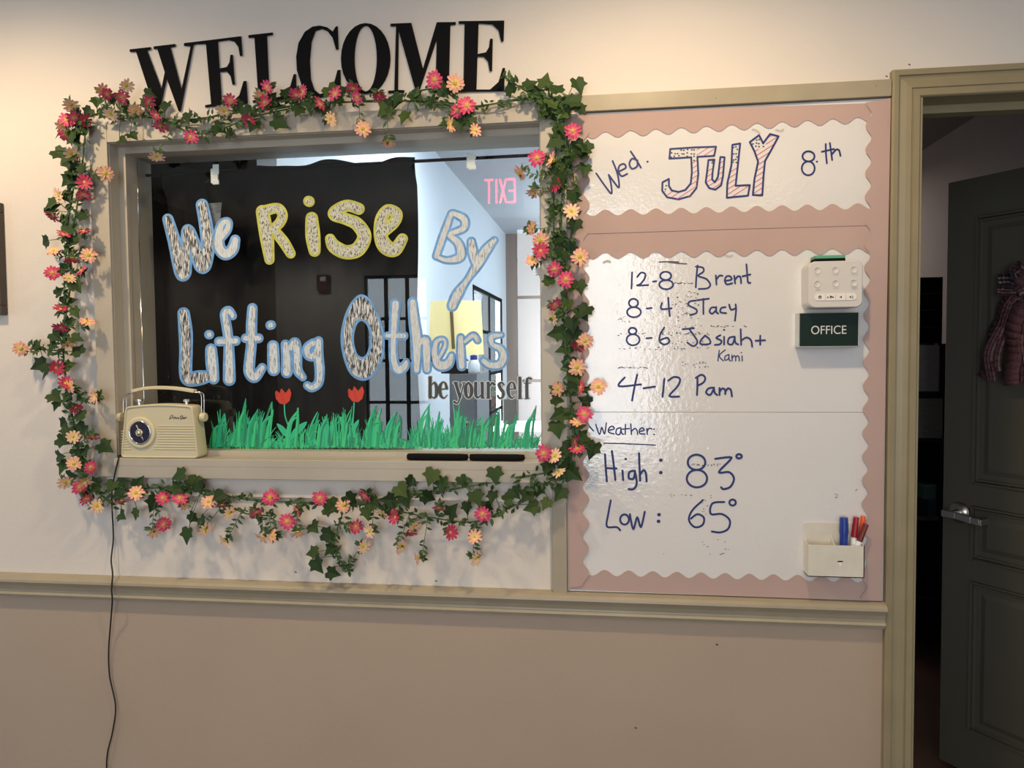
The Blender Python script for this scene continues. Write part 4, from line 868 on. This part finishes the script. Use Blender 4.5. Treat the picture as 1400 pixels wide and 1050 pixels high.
GLAB = {'top': 'garland of ivy with pink and peach flowers draped along the window top below the letters', 'right': 'garland of ivy and flowers hanging between the window and the whiteboards', 'left': 'garland of ivy and flowers hanging down the left window casing', 'bottom': 'garland of ivy and flowers looping below the window sill'}
def parse(s_): return [tuple(float(c_) for c_ in tok.strip('PC*').split(',')) + (tok.strip('*')[-1], tok.endswith('*')) for tok in s_.split()]
def frame_from(nrm, tip):
    n_ = nrm.normalized(); y_ = (tip-n_*tip.dot(n_)).normalized(); x_ = y_.cross(n_)
    return Matrix(((x_.x, y_.x, n_.x, 0), (x_.y, y_.y, n_.y, 0), (x_.z, y_.z, n_.z, 0), (0, 0, 0, 1)))
rg = random.Random(21)
def near(lines, p):
    best = None
    for l_ in lines:
        for q_ in l_:
            d_ = hypot(q_[0]-p[0], q_[1]-p[1])
            if best is None or d_ < best[0]: best = (d_, q_)
    return best[1]
for key in ('top', 'right', 'left', 'bottom'):
    lines = [catmull(l_, 6) for l_ in VINE[key]]
    mid = at(*lines[0][len(lines[0])//2], -0.02)
    g = thing('flower_garland', mid, GLAB[key], 'garland', 'flower garland around the window')
    q = MB()
    for li, l_ in enumerate(lines):
        for rep in range(2 if li == 0 else 1):
            ph = rg.uniform(0, 6)
            q.tube([at(x+2.2*rep*sin(i*0.5+ph), y+2.2*rep*cos(i*0.45+ph), -0.034-0.006*sin(i*0.7+ph)) for i, (x, y) in enumerate(l_)], 0.0019 if rep == 0 else 0.0012, M_STEM, 6)
    sp = MB()
    def leaflet(c_, dirv, nrm, L):
        fr = Matrix.Translation(c_) @ frame_from(nrm, dirv)
        o_ = [(0, 0, 0), (0.20, 0.3, 0.05), (0.19, 0.6, 0.05), (0, 1.0, -0.05), (-0.19, 0.6, 0.05), (-0.20, 0.3, 0.05), (0, 0.5, -0.01)]
        sp.add([fr @ (Vector(v_)*L) for v_ in o_], [(0, 1, 6), (1, 2, 6), (2, 3, 6), (3, 4, 6), (4, 5, 6), (5, 0, 6)], M_SPRIG)
    for (x, y, col, big) in parse(FLW[key]):
        yy = -0.050-rg.uniform(0, 0.016); c_ = at(x, y, yy)
        toc = (CAM-c_).normalized()
        if big: nrm = (toc*1.3+Vector((rg.uniform(-.45, .45), 0, rg.uniform(-.3, .5)))).normalized()
        else:
            a_ = rg.uniform(-pi, pi); nrm = (toc*rg.uniform(0.35, 0.95)+Vector((cos(a_)*0.8, 0, sin(a_)*0.7-(0.55 if key in ('bottom',) or rg.random() < .4 else 0.0)))).normalized()
        me = FL[col][0 if big else rg.choice((0, 1, 1, 2))]
        o = bpy.data.objects.new('flower', me); COL.objects.link(o); o.parent = g; o.matrix_parent_inverse = Matrix.Translation(-mid)
        sc = 0.0192*rg.uniform(0.9, 1.1)*(1.08 if big else 1.0)
        o.matrix_basis = Matrix.Translation(c_) @ frame_from(nrm, Vector((rg.uniform(-1, 1), 0.2, rg.uniform(-1, 1)))) @ Matrix.Scale(sc, 4)
        k_ = bpy.data.objects.new('flower_center', CEN_ME); COL.objects.link(k_); k_.parent = o
        # stem back to the vine with leaflets
        v_ = near(lines, (x, y)); base = at(v_[0], v_[1], -0.034); back = c_-nrm*sc*0.4
        m1 = (base+back)/2+Vector((0, -0.006, -0.006)) ; path = [Vector(p_) for p_ in catmull([tuple(base), tuple(m1), tuple(back)], 4)]
        q.tube(path, 0.0009, M_STEM, 5)
        for i, p_ in enumerate(path[1:]):
            for s_ in (-1, 1):
                if rg.random() < 0.62:
                    t_ = (path[min(i+2, len(path)-1)]-path[i]); t_ = t_.normalized() if t_.length > 1e-6 else Vector((0, 0, 1))
                    dirv = t_*0.5+Vector((t_.z, 0, -t_.x))*s_+Vector((0, -0.3, 0)); leaflet(p_, dirv, Vector((rg.uniform(-.6, .6), -1, rg.uniform(-.6, .6))), rg.uniform(0.012, 0.021))
        for _ in range(4):
            a_ = rg.uniform(0, 2*pi); leaflet(back, Vector((cos(a_), 0.1, sin(a_)))-nrm*0.4, Vector((rg.uniform(-.6, .6), -1, rg.uniform(-.6, .6))), rg.uniform(0.014, 0.022))
    for l_ in lines:                        # small leaves along the vines
        for i in range(0, len(l_), 1):
            x, y = l_[i]
            for _ in range(3):
                if rg.random() < 0.85:
                    a_ = rg.uniform(0, 2*pi); leaflet(at(x+rg.uniform(-4, 4), y+rg.uniform(-4, 4), -0.036-rg.uniform(0, .012)), Vector((cos(a_), -0.2, sin(a_))), Vector((rg.uniform(-.8, .8), -1, rg.uniform(-.8, .8))), rg.uniform(0.013, 0.023))
    toks = [tuple(float(c_) for c_ in tok.split(',')) for tok in IVY[key].split()]
    extra = {'top': 8, 'right': 14, 'left': 16, 'bottom': 4}[key]
    for _ in range(extra):
        l_ = lines[0]; p_ = l_[int(rg.random()*len(l_))]; toks.append((p_[0]+rg.gauss(0, 9), p_[1]+rg.gauss(0, 7)))
    for (x, y) in toks:
        yy = -0.030-rg.uniform(0.004, 0.022)
        a_ = -pi/2+rg.gauss(0, 1.1)
        if key == 'top' and y < 126: a_ = pi/2+rg.gauss(0, .5)
        tip = Vector((cos(a_), 0, sin(a_))); L = 0.036*rg.uniform(0.82, 1.18)
        nrm = (Vector((0, -1, 0.25))+Vector((rg.uniform(-.55, .55), 0, rg.uniform(-.45, .55)))).normalized()
        c_ = at(x, y, yy)-tip*L*0.45
        o = bpy.data.objects.new('ivy_leaf', rg.choice(LEAF_ME[:2]+LEAF_ME[:2]+LEAF_ME)); COL.objects.link(o); o.parent = g; o.matrix_parent_inverse = Matrix.Translation(-mid)
        o.matrix_basis = Matrix.Translation(c_) @ frame_from(nrm, tip) @ Matrix.Scale(L, 4)
        v_ = near(lines, (x, y)); base = at(v_[0], v_[1], -0.034)
        q.tube([base, (base+c_)/2+Vector((0, -0.004, 0.003)), c_], 0.0009, M_STEM, 5)
    q.build('vine_stem', g, smooth=True)
    o = sp.build('small_leaves', g, recalc=False); o['kind'] = 'stuff'

# ---- picture at the left edge of the view
p0, p1 = at(4.5, 278, -0.002), at(5, 431, -0.002)
t = thing('picture_frame', (p0.x-0.2, 0, p1.z), 'dark framed picture cut off by the left edge of the photo', 'picture')
q = MB(); fw = 0.025; xa_ = p0.x-0.40
for (x0, x1, z0, z1) in ((xa_, p0.x, p0.z-fw, p0.z), (xa_, p0.x, p1.z, p1.z+fw), (p0.x-fw, p0.x, p1.z+fw, p0.z-fw), (xa_, xa_+fw, p1.z+fw, p0.z-fw)): q.box(x0, x1, -0.022, -0.0005, z0, z1, mat('dark_wood', (0.06, 0.045, 0.035), 0.4))
q.build('frame', t, bevel=0.002)
q = MB(); q.box(xa_+fw, p0.x-fw, -0.012, -0.001, p1.z+fw, p0.z-fw, M_PAPER); q.build('picture_sheet', t)

# ================================================================== DOOR AND SIDE ROOM
DA = Vector((1.1447, 0.9028, 0)); DH = Vector((1.715, 0.092, 0)); du = (DH-DA).normalized(); DWID = (DH-DA).length
dn = Vector((du.y, -du.x, 0)).normalized()
if dn.dot(CAM-DA) < 0: dn = -dn
def pdoor(px, py, off=0.0):
    d = ray(px, py); o_ = DA+dn*off; t_ = (o_-CAM).dot(dn)/d.dot(dn); p = CAM+d*t_
    return (p-DA).dot(du), p.z
def dpt(s_, z, off=0.0): return DA+du*s_+dn*off+Vector((0, 0, z))
door = thing('door_1', (DA.x+du.x*0.5*DWID, DA.y+du.y*0.5*DWID, 0), 'grey panelled door standing open into the dark side room', 'door', kind='structure')
q = MB(); DZ = 1.992
def dbox(q, s0, s1, z0, z1, o0, o1, m, inset_=0.0):
    f = [dpt(s0+inset_, z0+inset_, o1), dpt(s1-inset_, z0+inset_, o1), dpt(s1-inset_, z1-inset_, o1), dpt(s0+inset_, z1-inset_, o1)]
    k_ = [dpt(s0, z0, o0), dpt(s1, z0, o0), dpt(s1, z1, o0), dpt(s0, z1, o0)]
    q.hexa(f, k_, m)
dbox(q, 0, DWID, 0.012, DZ, -0.040, -0.008, M_DOOR)
sl = pdoor(1331, 480)[0]; sr = DWID-sl
rows_ = [(pdoor(1330, 662)[1], pdoor(1333, 296)[1]), (pdoor(1327, 766)[1], pdoor(1329, 691)[1]), (pdoor(1322, 998)[1], pdoor(1325.6, 793)[1])]
zs = [0.012]+sum([[a_, c_] for a_, c_ in sorted(rows_)], [])+[DZ]
for i in range(0, len(zs), 2): dbox(q, 0, DWID, zs[i], zs[i+1], -0.009, 0, M_DOOR)
for i in range(1, len(zs)-1, 2):
    dbox(q, 0, sl, zs[i], zs[i+1], -0.009, 0, M_DOOR); dbox(q, sr, DWID, zs[i], zs[i+1], -0.009, 0, M_DOOR)
q.build('door_slab', door)
for (z0, z1) in rows_:
    q = MB(); a_ = 0.034
    dbox(q, sl+a_, sr-a_, z0+a_, z1-a_, -0.0085, -0.001, M_DOOR, 0.018)
    for k_, (in0, in1, h_) in enumerate(((0.0, 0.010, 0.006), (0.010, 0.020, -0.002))):
        for (s0, s1, y0, y1) in ((sl+in0, sl+in1, z0+in0, z1-in0), (sr-in1, sr-in0, z0+in0, z1-in0), (sl+in1, sr-in1, z0+in0, z0+in1), (sl+in1, sr-in1, z1-in1, z1-in0)):
            dbox(q, s0, s1, y0, y1, -0.0085, h_, M_DOOR, 0.002)
    q.build('door_panel', door)
hs, hz = pdoor(1309, 700); hs = 0.056
q = MB(); R3 = Vector((0, 0, 1)).rotation_difference(dn).to_matrix().to_4x4()
q.lathe([(0.036, 0), (0.036, 0.004), (0.030, 0.012), (0.018, 0.018), (0.013, 0.020), (0.012, 0.055), (0, 0.056)], M_NICKEL, Matrix.Translation(dpt(hs, hz, 0.0)) @ R3, 28)
hdl = q.build('door_handle', door, smooth=True)
q = MB(); lev = [(hs-0.026, 0.0), (hs+0.02, -0.001), (hs+0.07, -0.006), (hs+0.098, -0.008)]
f = [dpt(s_, hz+dz+0.011, 0.062) for s_, dz in lev]; l2 = [dpt(s_, hz+dz-0.011, 0.062) for s_, dz in lev]; bk = [dpt(s_, hz+dz+0.011, 0.050) for s_, dz in lev]; bl = [dpt(s_, hz+dz-0.011, 0.050) for s_, dz in lev]
for i in range(3): q.hexa([l2[i], l2[i+1], f[i+1], f[i]], [bl[i], bl[i+1], bk[i+1], bk[i]], M_NICKEL)
e_ = [dpt(hs+0.098, hz-0.019, 0.062), dpt(hs+0.098, hz-0.019, 0.012), dpt(hs+0.098, hz+0.003, 0.012), dpt(hs+0.098, hz+0.003, 0.062)]
q.hexa(e_, [p_+du*0.006 for p_ in e_], M_NICKEL)
q.build('lever', hdl, bevel=0.002)
# ribbon wreath on the door
M_RB = [mat('burlap_maroon', (0.11, 0.045, 0.055), 0.9, noise_amt=0.5, noise_scale=260), mat('navy_ribbon', (0.035, 0.03, 0.06), 0.9, noise_amt=0.4, noise_scale=200), mat('ribbon_stripe_tan', (0.30, 0.19, 0.16), 0.9)]
zW = zoom(1310, 340, 5.25)
c_s, c_z = pdoor(1398, 398)
wr = thing('ribbon_wreath', dpt(c_s, c_z-0.15, 0.03), 'maroon burlap ribbon wreath with striped tails hanging on the dark door', 'wreath')
def ribbon(path, w, off, stripes, name='ribbon'):
    q = MB(); P_ = catmull(path, 4); n_ = len(P_)
    lanes = 5 if stripes else 1
    for i in range(n_-1):
        for k_ in range(lanes):
            vs = []
            for (jj, kk) in ((i, k_), (i+1, k_), (i+1, k_+1), (i, k_+1)):
                a_ = P_[max(jj-1, 0)]; b_2 = P_[min(jj+1, n_-1)]; tx, ty = b_2[0]-a_[0], b_2[1]-a_[1]; l_ = hypot(tx, ty) or 1
                c_ = (kk/lanes-0.5)*2*w
                s_, z_ = pdoor(*zW((P_[jj][0]-ty/l_*c_, P_[jj][1]+tx/l_*c_)), off)
                vs.append(dpt(s_, z_, off+0.012*sin(jj*0.7)+0.006*cos(kk*2.4)))
            q.add(vs, [(0, 1, 2, 3)], M_RB[2] if (stripes and k_ % 2 == 1) else M_RB[stripes-1 if stripes else 0])
    o = q.build(name, wr, smooth=True); s_ = o.modifiers.new('thick', 'SOLIDIFY'); s_.thickness = 0.0015
    return o
ribbon([(430, 330), (330, 420), (270, 560), (255, 700), (165, 930)], 48, 0.03, 0)
ribbon([(440, 340), (360, 450), (290, 600), (240, 780), (235, 950)], 36, 0.042, 1)
ribbon([(450, 360), (360, 520), (290, 700), (300, 880)], 34, 0.036, 1)
ribbon([(470, 380), (400, 600), (390, 800), (400, 980)], 62, 0.050, 0)
ribbon([(500, 380), (480, 700), (480, 960)], 40, 0.042, 1)
ribbon([(440, 255), (380, 225), (275, 225)], 45, 0.050, 2)
ribbon([(440, 300), (370, 305), (270, 300)], 32, 0.046, 1)
for pth, w_, of_, st_ in (([(430, 250), (455, 190), (500, 150)], 30, 0.05, 0), ([(440, 230), (420, 170), (470, 120)], 24, 0.065, 2), ([(470, 240), (400, 150), (430, 110), (480, 140)], 22, 0.055, 1), ([(430, 270), (480, 230), (520, 240)], 34, 0.07, 0), ([(440, 330), (480, 300), (530, 310)], 40, 0.06, 1)):
    ribbon(pth, w_, of_, st_)

SRX = 1.765
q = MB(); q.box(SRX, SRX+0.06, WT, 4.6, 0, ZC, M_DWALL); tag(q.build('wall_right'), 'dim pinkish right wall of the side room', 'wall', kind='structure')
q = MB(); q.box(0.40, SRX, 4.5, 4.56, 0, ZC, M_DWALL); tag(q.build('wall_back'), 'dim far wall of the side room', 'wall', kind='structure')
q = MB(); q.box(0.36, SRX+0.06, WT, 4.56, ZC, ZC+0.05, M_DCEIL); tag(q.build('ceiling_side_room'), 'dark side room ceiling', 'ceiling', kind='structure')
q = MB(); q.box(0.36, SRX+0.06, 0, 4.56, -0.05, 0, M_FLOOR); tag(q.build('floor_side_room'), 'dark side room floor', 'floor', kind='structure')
q = MB(); q.box(0.32, 0.40, WT, 5.2, 0, ZC, M_OWALL); tag(q.build('wall_partition'), 'wall between office and side room', 'wall', kind='structure')
# shelving unit with papers
UY = 1.95
ux0, ux1 = at(1215, 600, UY).x, at(1291, 600, UY).x
u_top = at(1270, 470, UY).z; u_sh = at(1270, 706, UY).z; u_bd = at(1270, 640, UY).z
t = thing('shelving_unit', ((ux0+ux1)/2, UY+0.18, 0), 'dark shelving unit half hidden behind the open door', 'shelving')
q = MB(); q.box(ux0, ux0+0.02, UY, UY+0.36, 0, u_top, M_DARKW); q.box(ux1-0.02, ux1, UY, UY+0.36, 0, u_top, M_DARKW); q.box(ux0+0.02, ux1-0.02, UY+0.34, UY+0.36, 0, u_top, M_DARKW); q.build('carcass', t)
for z_ in (0.25, u_sh, u_top-0.02):
    q = MB(); q.box(ux0+0.02, ux1-0.02, UY, UY+0.34, z_-0.02, z_, mat('shelf_edge', (0.10, 0.085, 0.07), 0.5) if z_ == u_sh else M_DARKW); q.build('shelf', t)
q = MB(); q.box(ux0+0.02, ux1-0.02, UY, UY+0.012, at(1270, 605, UY).z, u_top-0.02, M_DARKW); q.build('front_board', t)
fz0, fz1 = u_top, at(1270, 379, UY).z; fx0, fx1 = ux0+0.01, at(1288.5, 420, UY).x
t = thing('file_organizer', ((fx0+fx1)/2, UY+0.1, fz0), 'black tiered file organizer on top of the shelving unit', 'file organizer')
q = MB(); q.box(fx0, fx0+0.006, UY+0.0, UY+0.22, fz0, fz1, M_DARKW); q.box(fx1-0.006, fx1, UY, UY+0.22, fz0, fz1, M_DARKW); q.box(fx0, fx1, UY+0.21, UY+0.22, fz0, fz1, M_DARKW); q.build('side_panels', t)
for k_ in range(5):
    z_ = fz0+(fz1-fz0)*k_/4.0; z_ = min(z_, fz1-0.004)
    q = MB(); q.box(fx0+0.006, fx1-0.006, UY+0.002, UY+0.21, z_, z_+0.004, mat('tray_edge', (0.045, 0.045, 0.045), 0.35)); q.build('tray', t)
for (y0, y1, x1, lab, gr) in ((472, 535, 1283.5, 'printed paper sheet taped below the black file organizer', (0.42, 0.43, 0.45)), (545, 599, 1288, 'lower grey paper sheet taped on the shelving unit', (0.30, 0.30, 0.30))):
    a_, c_ = at(1225, y0, UY-0.004), at(x1, y1, UY-0.004)
    q = MB(); q.box(a_.x, c_.x, UY-0.0045, UY-0.004, c_.z, a_.z, mat('sheet_%d' % y0, gr, 0.8, noise_amt=0.2, noise_scale=90, stretch=(0.2, 1, 3)))
    if y0 == 472: q.box(c_.x-0.02, c_.x-0.012, UY-0.009, UY-0.004, a_.z-0.002, a_.z+0.008, M_GREYL)
    tag(q.build('paper_sheet'), lab, 'paper')
for k_, (y0, y1, x0, c_) in enumerate(((690, 668, 1268, (0.05, 0.09, 0.14)), (668, 648, 1262, (0.10, 0.24, 0.21)))):
    a_, e_ = at(x0, y0, UY+0.02), at(1290, y1, UY+0.02)
    z0_ = u_sh if k_ == 0 else ztopb
    ztopb = z0_+(e_.z-a_.z)
    q = MB(); q.box(a_.x, ux1-0.024, UY+0.015, UY+0.25, z0_+0.0005, ztopb, mat('box_card_%d' % k_, c_, 0.5))
    q.box(a_.x-0.0005, ux1-0.0235, UY+0.0145, UY+0.2505, ztopb-0.008, ztopb-0.005, mat('box_tape_%d' % k_, tuple(min(1, v*2) for v in c_), 0.4))
    tag(q.build('small_box', bevel=0.001), ('blue small box on the dark shelf below the teal one', 'teal small box stacked on top of the blue one')[k_], 'box', 'boxes on the dark shelf')
q = MB(); p_ = at(1262, 870, UY+0.12)
q.lathe([(0, 0), (0.09, 0.0), (0.12, 0.05), (0.13, 0.13), (0.10, 0.22), (0.05, 0.27), (0, 0.28)], mat('dim_bundle', (0.05, 0.042, 0.035), 0.9, noise_amt=0.3, noise_scale=12, bump=0.6, bump_scale=18), Matrix.Translation((ux1-0.165, UY+0.16, 0.2505)), 20)
tag(q.build('cloth_bundle', smooth=True), 'dim rounded cloth bundle on the lower shelf behind the door', 'bundle')

# ================================================================== OFFICE BEHIND THE WINDOW
OX, OYF = -0.93, 5.1
wy0, wy1, wzb, wzt = 3.35, 4.80, 0.62, 1.92
q = MB()
for (y0, y1, z0, z1) in ((0.26, wy0, 0, ZC), (wy1, OYF, 0, ZC), (wy0, wy1, 0, wzb), (wy0, wy1, wzt, ZC)): q.box(OX-0.06, OX, y0, y1, z0, z1, M_OWALL)
tag(q.build('wall_left'), 'pale bluish office wall seen through the glass', 'wall', kind='structure')
q = MB(); q.box(-1.7, 0.36, WT, OYF+0.06, ZC, ZC+0.05, M_OCEIL); tag(q.build('ceiling_office'), 'grey office ceiling seen through the glass', 'ceiling', kind='structure')
q = MB(); q.box(-1.7, 0.36, 0.0, OYF+0.06, -0.05, 0, M_FLOOR); tag(q.build('floor_office'), 'office floor', 'floor', kind='structure')
q = MB(); q.box(-1.7, OX-0.06, 0.5, 0.56, 0, ZC, M_DARKW); q.box(-1.76, -1.7, WT, 0.56, 0, ZC, M_DARKW); tag(q.build('wall_light_block'), 'dark recess wall behind the curtain', 'wall', kind='structure')  # dark walls added to stop light leaking in behind the curtain
q = MB(); q.box(OX-0.06, 0.36, OYF, OYF+0.06, 0, ZC, M_OFAR)
tag(q.build('wall_far'), 'brown far office wall beyond the lamp', 'wall', kind='structure')
w2 = thing('window_2', (OX-0.03, (wy0+wy1)/2, wzb), 'bright office window with black bars beyond the lamp', 'window', kind='structure')
q = MB(); m_ = M_BLACK
for (y0, y1, z0, z1) in ((wy0, wy0+0.03, wzb, wzt), (wy1-0.03, wy1, wzb, wzt), (wy0, wy1, wzb, wzb+0.03), (wy0, wy1, wzt-0.03, wzt)): q.box(OX-0.012, OX+0.004, y0, y1, z0, z1, m_)
y_ = wy0+(wy1-wy0)*0.52; q.box(OX-0.008, OX, y_-0.03, y_+0.03, wzb, wzt, m_)
for z_ in (0.95, 1.27, 1.60): q.box(OX-0.008, OX, wy0, wy1, z_-0.012, z_+0.012, m_)
q.build('window_frame', w2)
q = MB(); q.box(OX-0.032, OX-0.030, wy0, wy1, wzb, wzt, M_GLASS); q.build('glass_pane', w2)
# outside that window
q = MB(); q.box(-14, OX-0.3, 0.6, 40, -0.3, -0.15, mat('lawn', (0.10, 0.28, 0.10), 0.9, noise_amt=0.3, noise_scale=3)); tag(q.build('ground'), 'green lawn outside the office window', 'lawn', kind='structure')
t = thing('brick_wall', (-2.4, 12.1, -0.15), 'low red brick garden wall outside the office window', 'wall')
q = MB(); q.box(-4.2, -0.9, 12, 12.25, -0.15, 0.62, M_BRICK); q.build('wall', t)
q = MB(); q.box(-4.25, -0.85, 11.96, 12.29, 0.62, 0.70, M_OFFTX); q.build('coping', t)
# table lamp on cabinet
LY = 1.7
lc = at(623.5, 450, LY)
sh_t, sh_b = at(624, 413, LY).z, at(624, 485, LY).z; rT, rB = (at(658, 413, LY).x-at(590, 413, LY).x)/2, (at(661, 485, LY).x-at(587, 485, LY).x)/2
cab_t = at(633, 511, LY-0.1).z
t = thing('table_lamp', (lc.x, LY, cab_t), 'lit table lamp with yellow cloth shade on the grey cabinet', 'lamp')
q = MB(); q.lathe([(rB, sh_b), (rT, sh_t)], M_SHADE, Matrix.Translation((lc.x, LY, 0)), 40)
q.f = [f_ for f_ in q.f if len(f_) == 4]; q.m = q.m[:len(q.f)]
o = q.build('lamp_shade', t, smooth=True)
q = MB(); a_ = at(617, 420, LY-rB-0.004); q.tube([at(616.5, 416, LY-rT-0.003), at(620, 477, LY-rB-0.003)], 0.008, mat('bronze', (0.16, 0.11, 0.05), 0.4, metal=0.6), 8); tag(q.build('hanging_strap', t), 'dark bronze strip in front of the shade')
q = MB(); q.lathe([(0.075, cab_t), (0.075, cab_t+0.012), (0.03, cab_t+0.03), (0.05, cab_t+0.07), (0.06, sh_b-0.03), (0.012, sh_b), (0.010, sh_t-0.05)], M_BLACK, Matrix.Translation((lc.x, LY, 0)), 20); q.build('lamp_base', t, smooth=True)
c0_, c1_ = at(614.5, 520, LY-0.1).x, at(652, 520, LY-0.1).x
t = thing('filing_cabinet', ((c0_+c1_)/2, LY+0.05, 0), 'grey filing cabinet under the table lamp', 'cabinet')
q = MB(); q.box(c0_, c1_, LY-0.1, LY+0.25, 0, cab_t-0.0005, mat('cabinet_grey', (0.16, 0.16, 0.165), 0.5)); q.build('body', t)
for k_ in range(3):
    q = MB(); z_ = 0.15+k_*(cab_t-0.2)/3; q.box(c0_+0.008, c1_-0.008, LY-0.106, LY-0.1, z_, z_+(cab_t-0.2)/3-0.012, mat('cabinet_grey', (0, 0, 0))); d_ = q.build('drawer', t)
    q = MB(); q.box((c0_+c1_)/2-0.03, (c0_+c1_)/2+0.03, LY-0.112, LY-0.106, z_+0.2, z_+0.21, M_ALU); q.build('drawer_handle', d_)
bc = at(648, 505, LY-0.06); q = MB()
t = thing('bottle', (bc.x, LY-0.06, cab_t), 'white bottle with blue cap beside the lamp base', 'bottle')
bz = at(648, 492, LY-0.06).z
q.lathe([(0.026, cab_t), (0.028, cab_t+0.01), (0.028, bz-0.02), (0.018, bz)], M_PAPER, Matrix.Translation((bc.x, LY-0.06, 0)), 16); q.build('body', t, smooth=True)
q = MB(); q.lathe([(0.017, bz), (0.017, bz+0.022), (0, bz+0.023)], M_BLUEM, Matrix.Translation((bc.x, LY-0.06, 0)), 16); q.build('cap', t)
# desk and chair at the right of the office
DY = 3.9
d0, d1 = at(672, 590, DY).x, 0.31; dz_ = at(700, 585, DY).z
t = thing('desk', ((d0+d1)/2, DY+0.3, 0), 'white topped desk at the lower right behind the glass', 'desk')
q = MB(); q.box(d0, d1, DY, DY+0.6, dz_-0.03, dz_, M_PAPER); q.build('desk_top', t)
for x_ in (d0+0.03, d1-0.05):
    for y_ in (DY+0.03, DY+0.55):
        q = MB(); q.box(x_, x_+0.03, y_, y_+0.03, 0, dz_-0.03, M_BLACK); q.build('leg', t)
ch = at(697, 560, DY-0.35)
t = thing('office_chair', (ch.x, DY-0.3, 0), 'brown backed office chair in front of the white desk', 'chair')
q = MB(); hw = 0.045*1.0; q.box(ch.x-0.05, ch.x+0.05, DY-0.37, DY-0.33, at(697, 580, DY-0.35).z, at(697, 545, DY-0.35).z, mat('brown_fabric', (0.13, 0.11, 0.09), 0.9)); q.build('backrest', t, bevel=0.012)
q = MB(); q.box(ch.x-0.09, ch.x+0.09, DY-0.36, DY-0.05, 0.42, 0.48, M_BLACK); q.build('seat', t, bevel=0.02)
q = MB(); q.tube([(ch.x, DY-0.35, 0.45), (ch.x, DY-0.35, at(697, 575, DY-0.35).z)], 0.012, M_BLACK); q.tube([(ch.x, DY-0.2, 0.02), (ch.x, DY-0.2, 0.43)], 0.02, M_BLACK); q.tube([(ch.x-0.16, DY-0.2, 0.02), (ch.x+0.16, DY-0.2, 0.02)], 0.02, M_BLACK); q.tube([(ch.x, DY-0.36, 0.02), (ch.x, DY-0.04, 0.02)], 0.02, M_BLACK); q.build('base', t)

# ================================================================== LOBBY BEHIND THE VIEWER (seen as reflections)
BY = -4.2
fd0, fd1, fdz = -2.06, -1.50, 2.11; bw0, bw1, bwz0, bwz1 = -0.75, 0.40, 0.55, 2.50
q = MB()
for (x0, x1, z0, z1) in ((-2.85, fd0, 0, ZC), (fd0, fd1, fdz, ZC), (fd1, bw0, 0, ZC), (bw0, bw1, 0, bwz0), (bw0, bw1, bwz1, ZC), (bw1, XR, 0, ZC)): q.box(x0, x1, BY-0.1, BY, z0, z1, M_BACK)
tag(q.build('wall_lobby'), 'grey lobby wall behind the viewer', 'wall', kind='structure')
q = MB(); q.box(XL-0.06, XL, -4.3, -2.3, 0, ZC, mat('dark_tan', (0.16, 0.13, 0.11), 0.8)); q.box(XL, -2.85, BY-0.1, BY, 0, ZC, mat('dark_tan', (0, 0, 0))); q.box(XR, XR+0.06, -4.3, -1.2, 0, ZC, M_BACK); tag(q.build('wall_lobby_sides'), 'darker lobby side wall behind the viewer', 'wall', kind='structure')  # right wall is unseen, added to cut sky fill from that side
def glazed(name, x0, x1, z0, z1, cols, zrows, lab, cat):
    t = thing(name, ((x0+x1)/2, BY, z0), lab, cat, kind='structure'); q = MB()
    for i in range(cols+1): x_ = x0+(x1-x0)*i/cols; q.box(x_-0.014, x_+0.014, BY-0.06, BY-0.03, z0, z1, M_BLACK)
    for z_ in zrows: q.box(x0, x1, BY-0.059, BY-0.031, z_-0.012, z_+0.012, M_BLACK)
    q.build('muntins', t)
glazed('door_2', fd0, fd1, 0.0, fdz, 3, [fdz-0.012-0.36*i for i in range(6)]+[0.1], 'black framed glazed door behind the viewer', 'door')
glazed('window_3', bw0, bw1, bwz0, bwz1, 3, [bwz0, 1.2, 1.9, bwz1], 'large bright lobby window behind the viewer', 'window')
ez_ = Vector((-0.65, -2.64, 2.44)); t = thing('exit_sign', (ez_.x, ez_.y, 2.34), 'red lit exit sign on the lobby ceiling, mirrored in the window', 'sign')
q = MB(); q.box(ez_.x-0.15, ez_.x+0.15, ez_.y-0.05, ez_.y, 2.33, 2.545, M_BACK); q.build('housing', t, bevel=0.004)
q = MB(); y_ = ez_.y+0.001; U_ = 0.15
def ex(pts, x): q.pen([(x+a_*0.045, 2.365+b2*0.14) for a_, b2 in pts], 0.0068, M_EXIT, lambda x_, z_: Vector((-1.30-x_+0.0, y_, z_)) if False else Vector((x_, y_, z_)), 6)
# the sign faces the wall, so its letters run the other way along X
xs_ = [ez_.x+0.096, ez_.x+0.042, ez_.x-0.018, ez_.x-0.046]
for lt, x_ in zip('EXIT', xs_):
    if lt == 'E':
        for sgm in ([(0, 0), (0, 1)], [(0, 0), (-0.85, 0)], [(0, 0.5), (-0.75, 0.5)], [(0, 1), (-0.85, 1)]): ex(sgm, x_)
    if lt == 'X':
        for sgm in ([(0, 0), (-0.85, 1)], [(0, 1), (-0.85, 0)]): ex(sgm, x_)
    if lt == 'I': ex([(0, 0), (0, 1)], x_)
    if lt == 'T': ex([(0.1, 1), (-0.95, 1)], x_); ex([(-0.42, 1), (-0.42, 0)], x_)
q.build('letters', t, recalc=False)
t = thing('fire_alarm', (-2.40, BY, 1.98), 'dark red fire alarm strobe on the lobby wall', 'alarm')
q = MB(); q.box(-2.46, -2.35, BY, BY+0.05, 1.98, 2.12, mat('alarm_red', (0.12, 0.015, 0.015), 0.3)); q.build('body', t, bevel=0.008)
q = MB(); q.box(-2.42, -2.37, BY+0.05, BY+0.07, 2.06, 2.10, M_WHITEC); q.build('strobe_lens', t, bevel=0.006)
